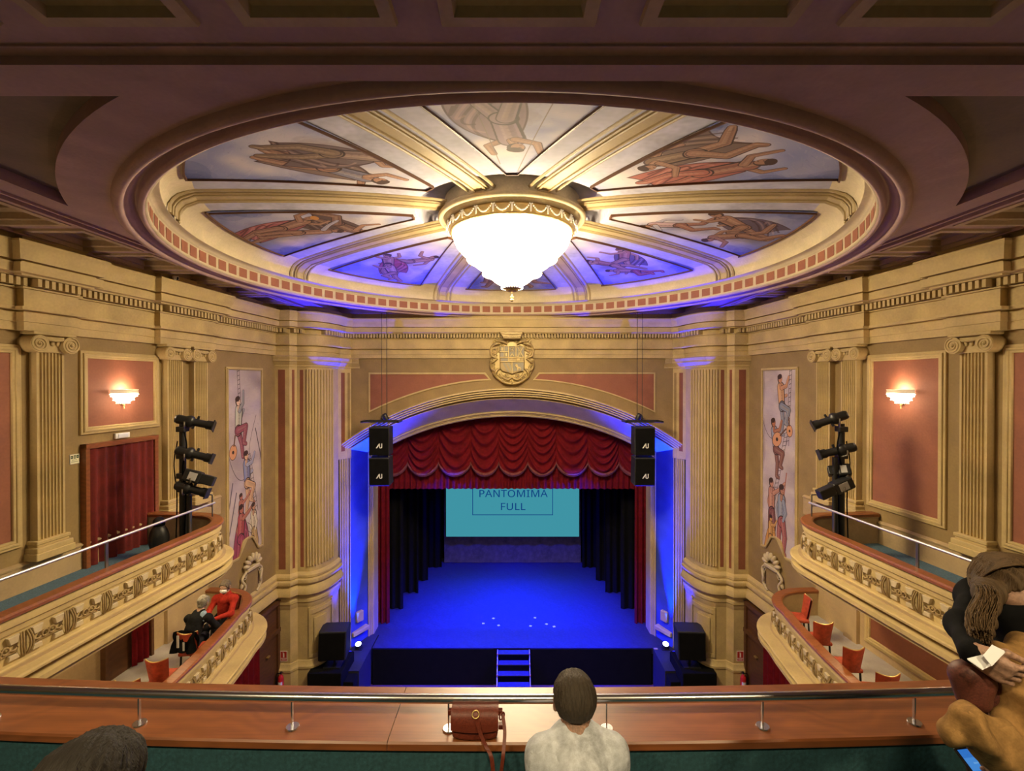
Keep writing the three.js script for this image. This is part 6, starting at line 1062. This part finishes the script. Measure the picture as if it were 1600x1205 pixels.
// woman at the right edge: leaning, masked, tickets in one hand, coat over her arm
{
  const g = thing('person', 'woman with long fair-brown hair, black mask and black sweater at the right edge holding papers', 'person', V(1.85, 7.6, -1.75));
  const H = head(V(1.79, 9.235, -1.68), V(-0.40, -0.10, 0.9), V(-0.12, 1, 0.1), 1.0), neck = V(1.86, 9.13, -1.82), hip = V(2.02, 8.5, -1.86);
  const sR = at(1530, 934, 1.78), eR = at(1508, 982, 1.62), wR = at(1520, 1020, 1.45), sL = V(2.06, 9.03, -1.78), eL = V(1.86, 8.82, -1.55), wL = V(1.56, 8.78, -1.44);
  const torso = [cap(sR.clone().lerp(neck, 0.35), sL, 0.065, 0.06), cap(neck.clone().lerp(hip, 0.2), neck.clone().lerp(hip, 0.6), 0.12, 0.11), cap(neck.clone().lerp(hip, 0.6), hip, 0.11, 0.13)];
  const arms = [cap(sR, eR, 0.043, 0.034), cap(eR, wR, 0.032, 0.024), cap(sL, eL, 0.048, 0.04), cap(eL, wL, 0.038, 0.026)];
  const legs = [cap(hip.clone().add(V(-0.09, 0, 0)), V(1.93, 8.05, -1.85), 0.09, 0.06), cap(V(1.93, 8.05, -1.85), V(1.93, 7.66, -1.9), 0.056, 0.04), cap(hip.clone().add(V(0.09, 0, 0)), V(2.12, 8.05, -1.83), 0.09, 0.06), cap(V(2.12, 8.05, -1.83), V(2.12, 7.66, -1.88), 0.056, 0.04)];
  const hd = [...hand(wR, V(0.4, -0.25, 0.4), V(0, 1, 0.2), 0.95), ...hand(wL, V(-0.8, 0.1, 0.25), V(0, 0.3, -1), 0.35)];
  obj('body', [blob([...torso, ...arms, ...legs, cap(neck, H.P(0, -0.05, -0.02), 0.052, 0.048)], 0.05, 0.013), blob(H.b, 0.03, 0.0045), blob(hd, 0.012, 0.0034)], skin(0.52, 0.30, 0.21), g);
  const grow = (l, k) => l.map((q) => ({ ...q, ra: q.ra + k, rb: q.rb + k })), folds = (p, d) => d + 0.006 * perlin.noise(p.x * 14, p.y * 9, p.z * 14);
  obj('sweater', blob([...grow(torso, 0.016), ...grow(arms, 0.008)], 0.05, 0.012, folds), cloth(0.005, 0.005, 0.0055), g);
  obj('trousers', blob(grow(legs, 0.014), 0.05, 0.014, folds), cloth(0.02, 0.02, 0.025), g);
  obj('shoes', blob([cap(V(1.93, 7.65, -1.9), V(1.91, 7.65, -1.74), 0.045, 0.038), cap(V(2.12, 7.65, -1.88), V(2.1, 7.65, -1.72), 0.045, 0.038)], 0.02, 0.01), M.black, g);
  obj('mask', blob([cap(H.P(-0.045, -0.035, 0.06), H.P(0.045, -0.035, 0.06), 0.045, 0.045), cap(H.P(0, -0.015, 0.085), H.P(0, -0.085, 0.075), 0.042, 0.04), cap(H.P(0, -0.09, 0.05), H.P(-0.01, -0.15, 0.05), 0.075, 0.10)], 0.04, 0.006), cloth(0.008, 0.008, 0.009), g);
  obj('eye', [-1, 1].flatMap((e) => [T(new THREE.SphereGeometry(0.011, 12, 8), ...H.P(e * 0.032, 0.008, 0.076).toArray())]), mat(lin(0.05, 0.03, 0.02), { roughness: 0.2 }), g);
  const hp = [cap(H.P(0, 0.045, -0.03), H.P(0, 0.045, 0.01), 0.09, 0.084), cap(H.P(0.07, 0.03, -0.02), at(1546, 930, 1.64), 0.04, 0.034), cap(at(1546, 930, 1.64), at(1533, 965, 1.58), 0.03, 0.026), cap(at(1533, 965, 1.58), at(1535, 1003, 1.52), 0.022, 0.012), cap(at(1552, 930, 1.63), at(1548, 998, 1.53), 0.022, 0.010), cap(H.P(-0.08, 0, -0.02), H.P(-0.11, -0.2, -0.02), 0.045, 0.03), cap(H.P(0, 0.0, -0.06), H.P(0, -0.16, -0.07), 0.085, 0.07)];
  obj('hair', blob(hp, 0.03, 0.0055, (p, d) => { const q = p.clone().sub(H.P(0, 0, 0)), z = q.dot(H.f), y = q.dot(H.u), x = q.dot(H.r); const face = Math.max(Math.hypot(x / 0.07, (y + 0.03) / 0.1) - 1, (0.0 - z) * 14) * 0.06; return Math.max(d + 0.004 * Math.sin(p.x * 160 + 6 * perlin.noise(p.x * 9, p.y * 7, p.z * 9)) + hairNoise(p, 20, 0.002), -face); }), hairM(0.10, 0.055, 0.02), g);
  const ls = [], J3 = (v, k) => v.add(V(rr(-k, k), rr(-k, k), rr(-k, k)));
  for (let k = 0; k < 900; k++) {
    const t = rnd(), f = rr(-0.09, 0.045), root = H.P(rr(-0.01, 0.02), 0.142 - 2.0 * f * f, f);
    if (k % 5 === 0) { ls.push([root, H.P(-0.07, 0.112, f), H.P(-0.112, -0.0, f * 0.6 - 0.03), J3(H.P(-0.125, -0.18, -0.02), 0.02)]); continue; }
    const e1 = at(lerp(1531, 1562, t) + rr(-4, 4), lerp(922, 945, rnd()), 1.63 + rr(-0.05, 0.04)), e2 = at(lerp(1512, 1555, t) + rr(-3, 3), lerp(962, 985, rnd()), 1.56 + rr(-0.05, 0.03)), e3 = at(lerp(1520, 1550, t) + rr(-5, 5), rr(985, 1008), 1.50 + rr(-0.03, 0.03));
    ls.push([root, H.P(0.066, 0.116, f * 0.9), H.P(0.103, 0.035, f * 0.6 - 0.02), e1, e2, e3]);
  }
  strands(ls, 0.0019, hairM(0.14, 0.075, 0.026), g);
  // papers
  const pa = thing('paper_sheet', 'folded white paper held by the woman at the right edge', 'paper', at(1543, 1035, 1.37)), q = (pts, d) => quads([[at(...pts[0], d), at(...pts[1], d + 0.02)], [at(...pts[3], d - 0.03), at(...pts[2], d - 0.01)]].map((r) => [r[0], r[1], r[1].clone().add(V(0, -0.003, 0.002)), r[0].clone().add(V(0, -0.003, 0.002)), r[0]]), 0);
  obj('sheet', q([[1514, 1031], [1541, 1024], [1556, 1038], [1537, 1047]], 1.38), M.paper, pa);
  obj('sheet', q([[1539, 1026], [1553, 1009], [1573, 1019], [1552, 1041]], 1.37), M.paper, pa);
  // coat over the arm, bag below the hand
  const co = thing('coat', 'tan coat bundled over the arm of the woman at the right edge', 'coat', at(1570, 1130, 1.40));
  const cp = [cap(at(1572, 1024, 1.48), at(1625, 1040, 1.52), 0.034, 0.07), cap(at(1612, 1040, 1.48), at(1622, 1120, 1.44), 0.07, 0.085), cap(at(1622, 1110, 1.42), at(1612, 1220, 1.38), 0.085, 0.10), cap(at(1508, 1118, 1.36), at(1516, 1150, 1.35), 0.026, 0.036), cap(at(1516, 1145, 1.35), at(1590, 1186, 1.36), 0.042, 0.06), cap(at(1512, 1108, 1.38), at(1545, 1130, 1.37), 0.016, 0.028)];
  obj('cloth', blob(cp, 0.05, 0.007, (p, d) => d + 0.018 * perlin.noise(p.x * 13, p.y * 7, p.z * 13) + 0.009 * Math.sin(p.x * 60 + p.y * 30 + 4 * perlin.noise(p.x * 8, p.y * 8, p.z * 8))), cloth(0.42, 0.235, 0.085), co);
  const bg = thing('handbag', 'dark reddish leather bag tucked under the papers at the right edge', 'bag', at(1530, 1080, 1.45));
  obj('bag_body', blob([cap(at(1510, 1060, 1.47), at(1518, 1092, 1.46), 0.035, 0.03), cap(at(1514, 1055, 1.47), at(1535, 1065, 1.46), 0.03, 0.035), cap(at(1525, 1085, 1.47), at(1537, 1100, 1.46), 0.025, 0.02)], 0.05, 0.006, folds), mat(lin(0.16, 0.045, 0.03), { roughness: 0.55, map: rep(grainMap, 10) }), bg);
  obj('flap', blob([cap(at(1553, 1062, 1.50), at(1578, 1100, 1.49), 0.045, 0.05), cap(at(1548, 1095, 1.49), at(1560, 1125, 1.47), 0.035, 0.035)], 0.05, 0.006, folds), bg.children[0].material, bg);  // lump for the separate dark object between bag and coat, in bag leather
  // phone in her other hand
  const ph = thing('smartphone', 'smartphone with a lit blue screen at the lower right corner', 'phone', at(1520, 1190, 1.42)), a = at(1497, 1174, 1.47), b = at(1529, 1170, 1.47), dn = V(0.012, -0.075, 0.125), nn = b.clone().sub(a).cross(dn).normalize().multiplyScalar(-1);
  const m4 = new THREE.Matrix4().makeBasis(b.clone().sub(a).normalize(), dn.clone().normalize().negate(), b.clone().sub(a).cross(dn.clone().negate()).normalize()).setPosition(a.clone().add(b).multiplyScalar(0.5).addScaledVector(dn, 0.5));
  const wd = a.distanceTo(b) / 2, hl = dn.length() / 2;
  obj('case', rbox(-wd - 0.004, wd + 0.004, -hl - 0.004, hl + 0.004, -0.008, 0, 0.004, 3).applyMatrix4(m4), M.blackMetal, ph);
  const scr = canvasTex(128, 256, (c) => { c.fillStyle = '#2f7fdc'; c.fillRect(0, 0, 128, 256); c.fillStyle = '#4a97ea'; c.fillRect(0, 40, 128, 60); c.fillStyle = '#6fb2f4'; c.fillRect(40, 62, 50, 8); c.fillStyle = '#2a72cf'; c.fillRect(0, 150, 128, 106); });
  obj('screen', new THREE.PlaneGeometry(2 * wd - 0.004, 2 * hl - 0.006).translate(0, 0, 0.0012).applyMatrix4(m4), mat(lin(0.02, 0.02, 0.02), { emissive: 0xffffff, emissiveMap: scr, emissiveIntensity: 0.75, roughness: 0.2, box: false }), ph);
}
// bench under the man (just below the frame)
{ const b = thing('gallery_bench', 'low bench behind the counter under the man in the pale T-shirt', 'bench', V(0.25, 7.6, -1.7)); obj('seat', rbox(-0.6, 1.1, 7.77, 7.81, -1.86, -1.5, 0.012), M.darkwood, b); for (const x of [-0.5, 1.0]) obj('leg', rbox(x - 0.03, x + 0.03, 7.6, 7.775, -1.82, -1.54, 0.006), M.darkwood, b); }
renderer.render(scene, camera);
